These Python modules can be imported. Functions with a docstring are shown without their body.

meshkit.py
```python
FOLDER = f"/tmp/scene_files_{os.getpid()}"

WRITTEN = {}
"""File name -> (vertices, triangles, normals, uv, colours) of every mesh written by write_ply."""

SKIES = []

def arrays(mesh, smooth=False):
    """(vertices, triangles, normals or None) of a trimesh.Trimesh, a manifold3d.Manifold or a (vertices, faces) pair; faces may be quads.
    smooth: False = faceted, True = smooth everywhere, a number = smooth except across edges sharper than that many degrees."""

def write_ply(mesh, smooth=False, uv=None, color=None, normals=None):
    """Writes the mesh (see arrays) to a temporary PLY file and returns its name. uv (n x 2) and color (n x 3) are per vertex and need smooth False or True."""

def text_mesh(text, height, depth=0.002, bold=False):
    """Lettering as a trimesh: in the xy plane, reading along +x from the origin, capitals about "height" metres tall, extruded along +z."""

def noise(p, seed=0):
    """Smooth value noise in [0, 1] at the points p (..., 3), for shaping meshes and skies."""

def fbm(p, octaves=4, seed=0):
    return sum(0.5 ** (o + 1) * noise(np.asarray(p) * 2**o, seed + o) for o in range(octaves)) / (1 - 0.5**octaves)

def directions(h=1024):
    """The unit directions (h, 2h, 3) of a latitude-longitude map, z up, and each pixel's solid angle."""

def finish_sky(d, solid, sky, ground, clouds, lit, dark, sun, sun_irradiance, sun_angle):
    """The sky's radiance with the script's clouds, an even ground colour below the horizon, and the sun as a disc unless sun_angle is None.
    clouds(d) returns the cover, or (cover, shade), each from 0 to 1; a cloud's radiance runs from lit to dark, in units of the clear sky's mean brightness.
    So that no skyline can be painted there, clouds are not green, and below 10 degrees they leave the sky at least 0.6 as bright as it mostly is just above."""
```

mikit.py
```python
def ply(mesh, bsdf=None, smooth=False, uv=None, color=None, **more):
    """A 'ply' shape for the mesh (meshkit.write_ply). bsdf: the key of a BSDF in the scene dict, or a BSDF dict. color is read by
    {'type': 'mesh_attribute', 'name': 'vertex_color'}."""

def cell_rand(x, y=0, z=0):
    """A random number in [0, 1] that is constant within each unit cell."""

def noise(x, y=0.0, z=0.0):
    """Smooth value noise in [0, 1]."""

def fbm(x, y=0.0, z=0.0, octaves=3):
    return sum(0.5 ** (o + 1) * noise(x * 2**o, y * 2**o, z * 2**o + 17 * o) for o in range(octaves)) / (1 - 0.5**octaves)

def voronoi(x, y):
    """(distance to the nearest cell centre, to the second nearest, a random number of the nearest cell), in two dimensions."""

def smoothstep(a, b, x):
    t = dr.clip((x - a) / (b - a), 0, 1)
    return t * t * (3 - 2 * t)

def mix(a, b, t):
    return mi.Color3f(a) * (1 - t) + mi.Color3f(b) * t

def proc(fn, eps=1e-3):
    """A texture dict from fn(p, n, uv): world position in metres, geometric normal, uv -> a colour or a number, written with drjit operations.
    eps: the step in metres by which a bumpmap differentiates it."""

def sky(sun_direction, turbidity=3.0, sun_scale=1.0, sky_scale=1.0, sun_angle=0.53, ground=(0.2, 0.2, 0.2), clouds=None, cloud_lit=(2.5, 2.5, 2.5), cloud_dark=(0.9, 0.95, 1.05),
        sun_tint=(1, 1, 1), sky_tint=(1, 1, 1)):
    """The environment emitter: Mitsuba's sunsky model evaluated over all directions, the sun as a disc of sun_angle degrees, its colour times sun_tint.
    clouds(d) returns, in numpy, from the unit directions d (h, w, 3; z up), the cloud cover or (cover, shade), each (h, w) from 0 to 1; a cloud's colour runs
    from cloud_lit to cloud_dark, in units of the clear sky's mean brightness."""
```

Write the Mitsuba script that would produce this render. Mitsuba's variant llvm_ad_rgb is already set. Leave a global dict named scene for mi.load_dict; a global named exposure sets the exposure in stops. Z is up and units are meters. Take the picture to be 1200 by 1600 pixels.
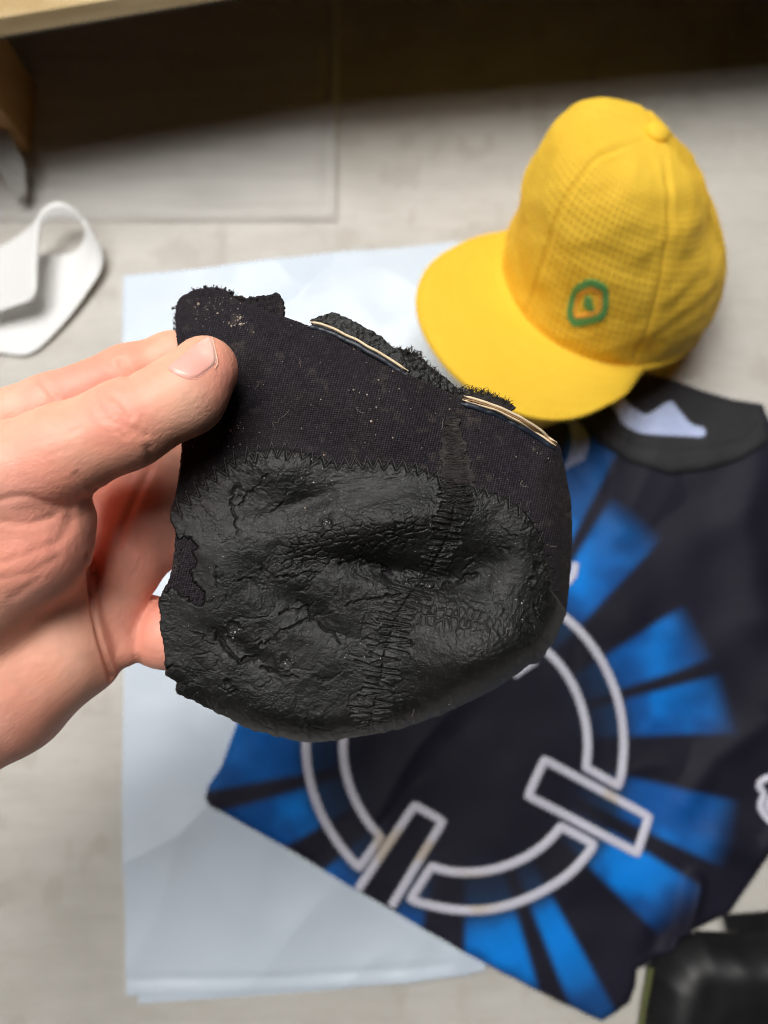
import math
import numpy as np
import trimesh
import shapely
import shapely.affinity
from shapely.geometry import Polygon, LineString
from scipy.spatial import Delaunay, cKDTree
import drjit as dr
import mitsuba as mi
import mikit
import meshkit
from mikit import proc, ply, noise, fbm, voronoi, cell_rand, smoothstep, mix

rng = np.random.default_rng(7)
scene, labels = {}, {}

# ------------------------------------------------------------------ camera, lamps, exposure
FPX, H, TILT = 1203.0, 0.60, math.radians(8)
EYE = np.array([0, 0, H])
FW = np.array([0, math.sin(TILT), -math.cos(TILT)])
UP = np.array([0, math.cos(TILT), math.sin(TILT)])
RT = np.array([1.0, 0, 0])
exposure = 0.0
D = 0.235                                    # distance of the held scrap from the lens
scene['camera'] = {'type': 'thinlens', 'fov': math.degrees(2 * math.atan(600 / FPX)), 'fov_axis': 'x', 'aperture_radius': 0.0016,
                   'focus_distance': D - 0.004, 'near_clip': 0.01, 'far_clip': 20.0,
                   'to_world': mi.ScalarTransform4f().look_at(origin=EYE.tolist(), target=(EYE + FW).tolist(), up=UP.tolist())}


def lamp(key, centre, normal, w, h, power, tint, label):
    n = np.array(normal, float) / np.linalg.norm(normal)
    u = np.cross([0, 1, 0.01], n); u /= np.linalg.norm(u); v = np.cross(n, u)
    c = np.array(centre, float)
    q = np.array([c - u * w / 2 - v * h / 2, c + u * w / 2 - v * h / 2, c + u * w / 2 + v * h / 2, c - u * w / 2 + v * h / 2])
    scene[key] = ply((q, [[0, 1, 2], [0, 2, 3]]), {'type': 'diffuse', 'reflectance': {'type': 'rgb', 'value': [.7, .7, .7]}},
                     emitter={'type': 'area', 'radiance': {'type': 'rgb', 'value': [power * t for t in tint]}})
    labels[key] = {'label': label, 'category': 'lamp'}


lamp('ceiling_lamp', (-0.25, 0.68, 1.75), (0.1, -0.35, -1), 0.95, 0.8, 13.0, (1.0, .985, .96), 'large square white ceiling lamp panel above the floor')
lamp('spot_lamp', (-0.95, 0.28, 2.2), (0.45, 0.0, -1), 0.7, 0.7, 9.0, (1.0, .98, .95), 'smaller square white ceiling lamp panel on the left')


# ------------------------------------------------------------------ helpers
def at(px, py, d):
    """The point at depth d seen at a pixel of the photograph (measured on the 1200 x 1600 print)."""
    px, py, d = (np.asarray(x, float)[..., None] for x in (px, py, d))
    return EYE + d * (FW + RT * (px - 600) / FPX + UP * (800 - py) / FPX)


def fl(px, py, z=0.0):
    """The point at height z above the floor seen at a pixel of the photograph."""
    r = FW + RT * (px - 600) / FPX + UP * (800 - py) / FPX
    return EYE + r * (H - z) / -r[2]


def fl2(pts, z=0.0):
    return np.array([fl(x, y, z)[:2] for x, y in pts])


def bsdf(key, **kw):
    d = {'type': 'principled'}
    for k, v in kw.items():
        if k == 'bump':
            continue
        d[k] = {'type': 'rgb', 'value': list(v)} if isinstance(v, (tuple, list)) else v
    if 'bump' in kw:
        tex, s = kw['bump']
        d = {'type': 'bumpmap', 'arbitrary': tex, 'scale': s, 'bsdf': d}
    scene[key] = {'type': 'twosided', 'bsdf': d}


def smooth_path(pts, n=8, closed=False):
    """Catmull-Rom through the points."""
    p = np.asarray(pts, float)
    q = np.vstack([p[-1:], p, p[:2]]) if closed else np.vstack([2 * p[:1] - p[1:2], p, 2 * p[-1:] - p[-2:-1]])
    out = []
    for i in range(len(q) - 3):
        a, b, c, e = q[i:i + 4]
        t = np.linspace(0, 1, n, endpoint=False)[:, None]
        out.append(.5 * (2 * b + (c - a) * t + (2 * a - 5 * b + 4 * c - e) * t**2 + (3 * b - a - 3 * c + e) * t**3))
    out = np.vstack(out)
    return out if closed else np.vstack([out, p[-1:]])


def tube(path, r, sides=8, closed=False, flat=1.0, up=None):
    """A round (or flattened along up) tube along a 3-D path."""
    p = np.asarray(path, float)
    n = len(p)
    r = np.broadcast_to(r, (n,))
    t = (np.roll(p, -1, 0) - np.roll(p, 1, 0)) if closed else np.gradient(p, axis=0)
    t /= np.linalg.norm(t, axis=1, keepdims=True) + 1e-12
    ref = np.array([0, 0, 1.0]) if up is None else np.asarray(up, float)
    if ref.ndim == 1 and up is None and np.abs(t[:, 2]).max() > .95:
        ref = np.array([.3, .9, .2])
    a = np.cross(t, ref); a /= np.linalg.norm(a, axis=1, keepdims=True) + 1e-12
    b = np.cross(a, t)
    ang = np.arange(sides) * 2 * np.pi / sides
    v = p[:, None] + r[:, None, None] * (np.cos(ang)[None, :, None] * a[:, None] + flat * np.sin(ang)[None, :, None] * b[:, None])
    m = n if closed else n - 1
    i, j = np.meshgrid(np.arange(m), np.arange(sides), indexing='ij')
    i2, j2 = (i + 1) % n, (j + 1) % sides
    f = np.stack([i * sides + j, i * sides + j2, i2 * sides + j2, i2 * sides + j], -1).reshape(-1, 4)
    f = np.vstack([f[:, [0, 2, 1]], f[:, [0, 3, 2]]])
    v = v.reshape(-1, 3)
    if not closed:
        k = len(v)
        v = np.vstack([v, p[:1], p[-1:]])
        j = np.arange(sides)
        f = np.vstack([f, np.stack([np.full(sides, k), j, (j + 1) % sides], 1)[:, [0, 2, 1]],
                       np.stack([np.full(sides, k + 1), (n - 1) * sides + (j + 1) % sides, (n - 1) * sides + j], 1)[:, [0, 2, 1]]])
    return v, f


def join(parts):
    vs, fs, k = [], [], 0
    for v, f in parts:
        vs.append(v); fs.append(np.asarray(f) + k); k += len(v)
    return np.vstack(vs), np.vstack(fs)


def plan(poly, pitch, jitter=0.15):
    """Triangulated points of a 2-D polygon: (points, triangles, boundary edges in order)."""
    ring = np.asarray(poly.segmentize(pitch).exterior.coords)[:-1]
    x0, y0, x1, y1 = poly.bounds
    gx, gy = np.meshgrid(np.arange(x0, x1, pitch), np.arange(y0, y1, pitch * .866))
    gx = gx + (np.arange(len(gx)) % 2)[:, None] * pitch / 2
    g = np.stack([gx.ravel(), gy.ravel()], 1)
    g = g[shapely.contains_xy(poly, g[:, 0], g[:, 1])]
    dist, _ = cKDTree(ring).query(g)
    g = g[dist > .55 * pitch]
    pts = np.vstack([ring, g])
    tri = Delaunay(pts).simplices
    c = pts[tri].mean(1)
    tri = tri[shapely.contains_xy(poly, c[:, 0], c[:, 1])]
    a = pts[tri]
    s = (a[:, 1, 0] - a[:, 0, 0]) * (a[:, 2, 1] - a[:, 0, 1]) - (a[:, 2, 0] - a[:, 0, 0]) * (a[:, 1, 1] - a[:, 0, 1])
    tri = tri[np.abs(s) > 1e-14]
    s = s[np.abs(s) > 1e-14]
    tri[s < 0] = tri[s < 0][:, ::-1]
    return pts, tri, len(ring)


def slab(poly, pitch, top, thick, bottom=True):
    """A sheet over a polygon: top(pts) heights, thickness below it (number or array); returns vertices, faces, uv in millimetres."""
    pts, tri, nr = plan(poly, pitch)
    z = top(pts)
    th = np.broadcast_to(thick, z.shape)
    vt = np.column_stack([pts, z]); vb = np.column_stack([pts, z - th])
    n = len(pts)
    i = np.arange(nr); j = (i + 1) % nr
    ccw = poly.exterior.is_ccw
    side = np.vstack([np.stack([i, n + i, n + j], 1), np.stack([i, n + j, j], 1)])
    if not ccw:
        side = side[:, ::-1]
    v = np.vstack([vt, vb]); f = [tri, side]
    if bottom:
        f.append(tri[:, ::-1] + n)
    f = np.vstack(f)
    if not bottom:
        used = np.unique(f); m = np.full(len(v), -1); m[used] = np.arange(len(used)); v = v[used]; f = m[f]
    return v, f, v[:, :2] * 1000


def to_poly(pts):
    p = Polygon(pts)
    return p if p.is_valid else p.buffer(0)


def grid_faces(nu, nv, wrap=False):
    i, j = np.meshgrid(np.arange(nu if wrap else nu - 1), np.arange(nv - 1), indexing='ij')
    i2 = (i + 1) % nu
    q = np.stack([i * nv + j, i2 * nv + j, i2 * nv + j + 1, i * nv + j + 1], -1).reshape(-1, 4)
    return np.vstack([q[:, [0, 1, 2]], q[:, [0, 2, 3]]])


def shell(G, thick, wrap=False):
    """A grid of points (nu, nv, 3) made a closed sheet of real thickness below its normals."""
    nu, nv = G.shape[:2]
    f = grid_faces(nu, nv, wrap)
    v = G.reshape(-1, 3)
    n = np.zeros_like(v); fn = np.cross(v[f[:, 1]] - v[f[:, 0]], v[f[:, 2]] - v[f[:, 0]])
    for k in range(3):
        np.add.at(n, f[:, k], fn)
    n /= np.linalg.norm(n, axis=1, keepdims=True) + 1e-15
    w = v - n * thick
    N = len(v)
    ids = np.arange(N).reshape(nu, nv)
    loops = [ids[:, 0], ids[::-1, -1]] if wrap else [np.concatenate([ids[:, 0], ids[-1, 1:], ids[-2::-1, -1], ids[0, -2:0:-1]])]
    fs = [f, f[:, ::-1] + N]
    for L in loops:
        a, b = L, np.roll(L, -1)
        fs += [np.stack([b, a, a + N], 1), np.stack([b, a + N, b + N], 1)]
    return np.vstack([v, w]), np.vstack(fs)


def add(key, mesh, mat, smooth=True, uv=None, color=None, label=None, category=None, kind=None, group=None):
    base, k = key, 0
    while key in scene:
        k += 1; key = f'{base}_{k:03d}'
    scene[key] = ply(mesh, mat, smooth=smooth, uv=uv, color=color)
    d = {a: b for a, b in (('label', label), ('category', category), ('kind', kind), ('group', group)) if b}
    if d:
        labels[key] = d
    return key


def np_fbm(x, y, oct=3, seed=0):
    return meshkit.fbm(np.stack([x, y, np.zeros_like(x)], -1), oct, seed)


def np_noise(x, y, seed=0):
    return meshkit.noise(np.stack([x, y, np.zeros_like(x)], -1), seed)


# ------------------------------------------------------------------ materials
def floor_col(p, n, uv):
    g = fbm(p.x * 30, p.y * 190, 0.0, 3) * .6 + fbm(p.x * 120, p.y * 420, 3.0, 2) * .4
    b = fbm(p.x * 26, p.y * 40, 5.0, 4)
    c = mix((.575, .545, .49), (.66, .63, .58), smoothstep(.2, .8, g * .45 + b * .55))
    return mix(c, (.50, .46, .40), smoothstep(.62, .8, fbm(p.x * 45, p.y * 30, 9.0, 3)) * .5)


bsdf('floor_mat_bsdf', base_color=proc(floor_col), roughness=.6, specular=.3, bump=(proc(lambda p, n, uv: fbm(p.x * 40, p.y * 500, 0.0, 2), 5e-4), .0003))


def mat_col(p, n, uv):
    g = fbm(p.x * 14, p.y * 120, 2.0, 3) * .6 + fbm(p.x * 20, p.y * 24, 8.0, 3) * .4
    return mix((.58, .56, .525), (.67, .65, .61), smoothstep(.25, .75, g))


bsdf('rug_bsdf', base_color=proc(mat_col), roughness=.75, specular=.2)


def wood_col(p, n, uv):
    g = fbm(p.x * 14 + p.y * 3, p.y * 60, p.z * 120, 4)
    k = smoothstep(.55, .8, fbm(p.x * 18, p.y * 22, p.z * 160 + 7.0, 3))
    return mix(mix((.50, .36, .17), (.68, .53, .30), smoothstep(.25, .75, g)), (.42, .27, .11), k * .6)


bsdf('wood_bsdf', base_color=proc(wood_col), roughness=.5, specular=.3)
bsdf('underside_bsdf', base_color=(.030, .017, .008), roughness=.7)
bsdf('dark_wood_bsdf', base_color=proc(lambda p, n, uv: mix((.22, .11, .035), (.36, .19, .06), fbm(p.x * 60, p.y * 60, p.z * 9, 3))), roughness=.5)
bsdf('white_plastic_bsdf', base_color=(.86, .86, .85), roughness=.38, specular=.5)
bsdf('grey_plastic_bsdf', base_color=(.34, .33, .31), roughness=.5)
bsdf('film_bsdf', base_color=proc(lambda p, n, uv: mix((.68, .775, .885), (.73, .815, .91), fbm(p.x * 18, p.y * 18, 0.0, 3))), roughness=.33, specular=.34,
     bump=(proc(lambda p, n, uv: fbm(p.x * 30, p.y * 45, 0.0, 3), 1e-3), .0006))
bsdf('black_nylon_bsdf', base_color=proc(lambda p, n, uv: mix((.006, .006, .0065), (.014, .014, .015), fbm(p.x * 60, p.y * 60, p.z * 60, 3))), roughness=.45, specular=.4)
bsdf('olive_bsdf', base_color=(.10, .11, .035), roughness=.6)

# the printed jersey: rays of blue round the centre of the emblem, on a dark violet ground (floor metres)
CEN = fl(727, 1160, .006)[:2]
PXM = float(np.linalg.norm(fl(827, 1160, .006)[:2] - fl(727, 1160, .006)[:2]) / 100)     # metres per photograph pixel there


def wedge(a, b, far, near=1.0):
    """Two pixels that give the two sides of a ray, and how far out (in emblem radii) it runs."""
    e = [fl(*q, .006)[:2] - CEN for q in (a, b)]
    e = [q / np.linalg.norm(q) for q in e]
    m_ = (e[0] + e[1]) / np.linalg.norm(e[0] + e[1])
    return (float(m_[0]), float(m_[1]), float(m_ @ e[0]), far, near)


RAYS = [wedge((926, 775), (880, 700), 2.3), wedge((948, 786), (1041, 831), 1.86), wedge((1097, 927), (1097, 1031), 1.68), wedge((1134, 1049), (1148, 1142), 1.70),
        wedge((1148, 1249), (1080, 1330), 1.74), wedge((1074, 1371), (1015, 1445), 1.65), wedge((952, 1564), (882, 1549), 2.2), wedge((830, 1512), (726, 1486), 2.2),
        wedge((355, 1110), (334, 1232), 2.2), wedge((393, 1253), (453, 1316), 2.2), wedge((512, 1356), (556, 1393), 2.2), wedge((623, 1416), (660, 1438), 2.2)]
R0 = 247 * PXM


def jersey_col(p, n, uv):
    x, y = p.x - float(CEN[0]), p.y - float(CEN[1])
    r = dr.sqrt(x * x + y * y) + 1e-6
    k = mi.Float(0)
    for cx, sy, ch, far, near in RAYS:
        c = (x * cx + y * sy) / r
        ang = dr.acos(dr.clip(c, -1, 1)) - math.acos(ch)
        edge = 1 - smoothstep(-.0035, .0035, ang * r)
        fade = 1 - smoothstep(far * R0 * .89, far * R0 * 1.01, r)
        k = dr.maximum(k, edge * dr.maximum(fade, 0))
    rad = smoothstep(.62, 1.25, r / R0)
    tone = fbm(p.x * 22, p.y * 22, 3.0, 3)
    glow = smoothstep(.98, 1.10, r / R0)
    blue = mix((.010, .055, .15), mix((.003, .10, .40), (.001, .255, .89), smoothstep(.34, .62, tone)), glow)
    blue = mix(blue, mix((.004, .035, .13), (.020, .085, .25), tone), smoothstep(1.22, 1.78, r / R0) * .8)
    weave = .9 + .2 * noise(p.x * 1500, p.y * 1500)
    dark = mix((.006, .0060, .0140), (.020, .0185, .033), fbm(p.x * 12, p.y * 12, 7.0, 3))
    return mix(dark, blue, k * rad) * weave


bsdf('jersey_bsdf', base_color=proc(jersey_col), roughness=.65, specular=.25, sheen=.08)
bsdf('collar_bsdf', base_color=proc(lambda p, n, uv: mix((.016, .016, .018), (.03, .03, .033), fbm(p.x * 30, p.y * 30, 1.0, 3))), roughness=.8)
bsdf('white_print_bsdf', base_color=proc(lambda p, n, uv: mix((.70, .69, .80), (.62, .50, .36), smoothstep(.74, .86, fbm(p.x * 30, p.y * 30, 4.0, 2)) * .7)), roughness=.5)
bsdf('pale_print_bsdf', base_color=(.50, .58, .85), roughness=.55)
bsdf('stripe_print_bsdf', base_color=(.26, .31, .50), roughness=.55)


# the cap
def cap_col(p, n, uv):
    u, v = uv.x / 4.6, uv.y / 4.6
    fu, fv = u - dr.floor(u) - .5, v - dr.floor(v) - .5
    hole = 1 - smoothstep(.20, .34, dr.sqrt(fu * fu + fv * fv))
    hole = hole * (1 - smoothstep(115, 140, uv.y))
    t = fbm(p.x * 25, p.y * 25, p.z * 25, 3)
    return mix(mix((.92, .56, .045), (.96, .64, .07), t), (.50, .24, .008), hole * .75)


bsdf('cap_mesh_bsdf', base_color=proc(cap_col), roughness=.75, specular=.2, sheen=.2)
bsdf('cap_cloth_bsdf', base_color=proc(lambda p, n, uv: mix((.93, .58, .045), (.97, .64, .06), fbm(p.x * 30, p.y * 30, p.z * 30, 3))), roughness=.7, specular=.2, sheen=.2)
bsdf('emblem_green_bsdf', base_color=(.10, .33, .10), roughness=.6)
bsdf('emblem_orange_bsdf', base_color=(.90, .42, .07), roughness=.6)


# the scrap
def knit_h(p, n, uv):
    rib = .5 + .5 * dr.sin((uv.x + .25 * uv.y) * 6.2832 / .80)
    row = .5 + .5 * dr.sin((uv.y - .1 * uv.x) * 6.2832 / .62)
    return (rib * .65 + row * .35) * (.6 + .8 * fbm(uv.x * .6, uv.y * .6, 0.0, 2)) + fbm(uv.x * 1.4, uv.y * 1.4, 4.0, 2)


def knit_col(p, n, uv):
    rib = .5 + .5 * dr.sin((uv.x + .25 * uv.y) * 6.2832 / .80)
    row = .5 + .5 * dr.sin((uv.y - .1 * uv.x) * 6.2832 / .62)
    a = fbm(uv.x * .09, uv.y * .09, 2.0, 3)
    c = mix(mix((.0085, .0078, .0120), (.015, .0105, .0115), a), (.060, .052, .060), rib * row * noise(uv.x * 1.6, uv.y * 1.6) * 1.15)
    dust = smoothstep(.62, .85, fbm(uv.x * .35, uv.y * .35, 6.0, 3)) * noise(uv.x * 4, uv.y * 4, 2.0)
    return mix(c, (.10, .08, .065), dust * .5)


bsdf('knit_bsdf', base_color=proc(knit_col), roughness=.85, specular=.2, sheen=.35, bump=(proc(knit_h, 6e-5), .00022))


def rub_col(p, n, uv):
    a = fbm(uv.x * .12, uv.y * .12, 1.0, 3)
    c = mix((.0042, .0045, .0044), (.0095, .0098, .0093), smoothstep(.3, .7, a))
    c = mix(c, (.016, .0135, .0105), smoothstep(.58, .82, fbm(uv.x * .045, uv.y * .06, 9.0, 4)) * .5)
    d = smoothstep(.60, .78, fbm(uv.x * .9, uv.y * .9, 5.0, 3))
    return mix(c, (.026, .025, .022), d * .45)


bsdf('rubber_bsdf', base_color=proc(rub_col), roughness=.48, specular=.40, bump=(proc(lambda p, n, uv: fbm(uv.x * 3.2, uv.y * 3.2, 0.0, 3), 5e-5), .00020))
bsdf('thread_bsdf', base_color=(.008, .0075, .008), roughness=.55)
bsdf('seam_bsdf', base_color=proc(lambda p, n, uv: mix((.013, .0105, .011), (.042, .031, .024), smoothstep(.45, .8, fbm(uv.x * .7, uv.y * 2.6, 1.0, 3)))), roughness=.85)
bsdf('fuzz_bsdf', base_color=(.022, .018, .016), roughness=.9)
bsdf('cream_bsdf', base_color=(.72, .56, .36), roughness=.45)
bsdf('tan_bsdf', base_color=(.30, .16, .06), roughness=.55)
bsdf('navy_bsdf', base_color=(.010, .014, .024), roughness=.45)
bsdf('lint_bsdf', base_color=(.34, .27, .22), roughness=.9)
bsdf('glint_bsdf', base_color=(.55, .55, .52), roughness=.3)


def skin_h(p, n, uv):
    q = p * 1000
    w = fbm(q.x * .5, q.y * .5, q.z * .5, 2) * 2.2
    a = 1 - dr.abs(2 * noise(q.x * .45 + q.y * .75 + w, q.y * .5 - q.x * .3 + w, q.z * .6) - 1)
    b = 1 - dr.abs(2 * noise(q.x * 1.5 - q.y * .9 + w, q.y * 1.6, q.z * 1.2) - 1)
    c = noise(q.x * 3.4, q.y * 3.4, q.z * 3.4)
    return .5 * (1 - a * a * a) + .35 * (1 - b * b * b) + .25 * c


scene['skin_bsdf'] = {'type': 'twosided', 'bsdf': {'type': 'bumpmap', 'arbitrary': proc(skin_h, 1.5e-4), 'scale': .00009, 'bsdf': {
    'type': 'principled', 'base_color': {'type': 'mesh_attribute', 'name': 'vertex_color'}, 'roughness': .5, 'specular': .4, 'sheen': .15}}}
bsdf('nail_bsdf', base_color=proc(lambda p, n, uv: mix((.84, .40, .33), (.88, .52, .43), smoothstep(.55, .95, uv.x) + .25 * noise(uv.y * 9, uv.x * 2))), roughness=.28, specular=.5, clearcoat=.4, clearcoat_gloss=.8)
bsdf('nail_edge_bsdf', base_color=(.80, .46, .33), roughness=.35)

# ------------------------------------------------------------------ the setting
P = to_poly([(-1.4, -1.2), (1.4, -1.2), (1.4, 1.5), (-1.4, 1.5)])
v, f, _ = slab(P, .1, lambda q: np.zeros(len(q)), .01)
add('floor', (v, f), 'floor_mat_bsdf', smooth=30, kind='structure')

# a pale mat with a rounded border, half under the furniture
c = fl(530, 349)[:2]
rugp = Polygon([(-1.2, c[1]), (c[0], c[1]), (c[0] - .004, 1.3), (-1.2, 1.3)])


def rug_top(q):
    dd = cKDTree(np.asarray(rugp.segmentize(.004).exterior.coords)).query(q)[0]
    return .0042 * (1 - np.clip(1 - dd / .005, 0, 1)**2.5) - .0022 * np.exp(-((dd - .011) / .0028)**2) + .0006 * np_fbm(q[:, 0] * 30, q[:, 1] * 30)


x0 = -.50
rugp = Polygon([(x0, c[1]), (c[0], c[1]), (c[0] - .004, .95), (x0, .95)])
v, f, uv = slab(rugp, .004, rug_top, .0042)
v[:, 2] = np.maximum(v[:, 2], .0002)
add('floor_mat', (v, f), 'rug_bsdf', label='thin pale grey mat with a rounded border lying half under the wooden furniture', category='mat')


# wooden furniture: board, front rail, leg
def box(x0, x1, y0, y1, z0, z1, r=.003):
    b = trimesh.creation.box(extents=(x1 - x0, y1 - y0, z1 - z0))
    b.apply_translation(((x0 + x1) / 2, (y0 + y1) / 2, (z0 + z1) / 2))
    import manifold3d as m3
    m = m3.Manifold.cube((x1 - x0 - 2 * r, y1 - y0 - 2 * r, z1 - z0 - 2 * r)).translate((x0 + r, y0 + r, z0 + r))
    pts = np.asarray(m.to_mesh().vert_properties)[:, :3]
    s = trimesh.creation.icosphere(subdivisions=1, radius=r).vertices
    return trimesh.convex.convex_hull((pts[:, None] + s[None]).reshape(-1, 3))


zb = .15
a, b = fl(0, 57, zb)[:2], fl(340, 0, zb)[:2]
u_ = (b - a) / np.linalg.norm(b - a)
yt = fl(600, 0, zb)[1] + .006
bo = Polygon([a - u_ * .25, a + u_ * ((yt - a[1]) / u_[1]), (.75, yt + .08), (.75, 1.0), (-.55, 1.0)]).buffer(-.003).buffer(.003)
m = trimesh.creation.extrude_polygon(bo, .014); m.apply_translation((0, 0, zb))
add('wooden_furniture__board', m, 'wood_bsdf', smooth=30)
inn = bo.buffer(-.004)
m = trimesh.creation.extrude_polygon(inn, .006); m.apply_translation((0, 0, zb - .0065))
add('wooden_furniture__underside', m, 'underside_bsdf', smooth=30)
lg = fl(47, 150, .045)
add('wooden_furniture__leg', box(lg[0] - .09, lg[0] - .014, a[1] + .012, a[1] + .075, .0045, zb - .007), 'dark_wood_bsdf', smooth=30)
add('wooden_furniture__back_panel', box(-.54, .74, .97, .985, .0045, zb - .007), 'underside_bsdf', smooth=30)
labels['wooden_furniture'] = {'label': 'light wood furniture edge with a brown leg standing over the pale mat', 'category': 'furniture'}

# grey strap hanging beside the leg
q = [(-30, 170), (8, 185), (44, 262), (40, 300), (26, 312), (-30, 215)]
v, f, uv = slab(to_poly(fl2(q, .02)), .004, lambda p: .018 + .02 * np.clip((p[:, 1] - p[:, 1].min()) / .05, 0, 1), .006)
add('grey_strap', (v, f), 'grey_plastic_bsdf', smooth=40, label='grey flat strap end beside the brown furniture leg', category='strap')
# white folded band
rows = [((-60, 425, 2), (-50, 565, 3)), ((0, 415, 2), (-5, 552, 3)), ((40, 400, 3), (48, 553, 3)), ((85, 400, 5), (98, 508, 5)), ((118, 395, 9), (140, 452, 8)),
        ((134, 372, 18), (160, 412, 11)), ((129, 343, 29), (149, 374, 18)), ((110, 322, 35), (124, 346, 27)), ((88, 315, 37), (96, 337, 31)), ((67, 325, 37), (68, 350, 34)), ((56, 343, 36), (59, 412, 33)),
        ((42, 358, 32), (52, 462, 31)), ((10, 380, 25), (20, 478, 27)), ((-30, 400, 18), (-30, 495, 22)), ((-70, 415, 15), (-70, 510, 18))]
A = smooth_path([fl(*r[0][:2], r[0][2] / 1000) for r in rows], 8)
B = smooth_path([fl(*r[1][:2], r[1][2] / 1000) for r in rows], 8)
t = np.linspace(0, 1, 15)
G = A[:, None] * (1 - t)[None, :, None] + B[:, None] * t[None, :, None]
G[..., 2] += .0025 * np.sin(t * np.pi)[None] * np.linspace(.2, 1, len(A))[:, None]
G[..., 2] = np.maximum(G[..., 2], .0025)
v, f = shell(G, .0016)
add('white_band', (v, f), 'white_plastic_bsdf', smooth=50, label='white folded plastic band looped on the floor at the left edge', category='strap')

# plastic mailer bag, two films
fb = to_poly(fl2([(197, 437), (340, 421), (520, 402), (700, 385), (745, 381), (752, 900), (757, 1513), (600, 1530), (430, 1541), (202, 1549), (196, 1300), (199, 900)]))
bb = to_poly(fl2([(206, 460), (700, 400), (730, 1000), (735, 1523), (500, 1547), (217, 1567), (212, 1300)]))


def ridge(q, pts, w, h):
    l = LineString(fl2(pts))
    dd = shapely.distance(l, shapely.points(q))
    return h * np.exp(-(dd / w)**2)


def film_top(q):
    x, y = q[:, 0], q[:, 1]
    wx, wy = .03 * (np_fbm(x * 9, y * 9, 2, 61) - .5), .03 * (np_fbm(x * 9, y * 9, 2, 62) - .5)
    z = .0022 + .0034 * np_fbm(x * 10, y * 10, 3, 3)
    for k_, (cx, cy, sc) in enumerate(((.8, .6, 7), (-.5, .86, 10), (.95, -.3, 13))):
        r = np.abs(np_fbm(((x + wx) * cx + (y + wy) * cy) * sc, ((y + wy) * cx - (x + wx) * cy) * sc * .45, 2, 9 + k_) - .5) * 2
        z += (.0026, .0019, .0013)[k_] * (1 - np.clip(r * 2.2, 0, 1))**2
    z += ridge(q, [(205, 1525), (460, 1520), (700, 1500)], .003, -.001)
    return z * 1.25 - .0008


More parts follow.
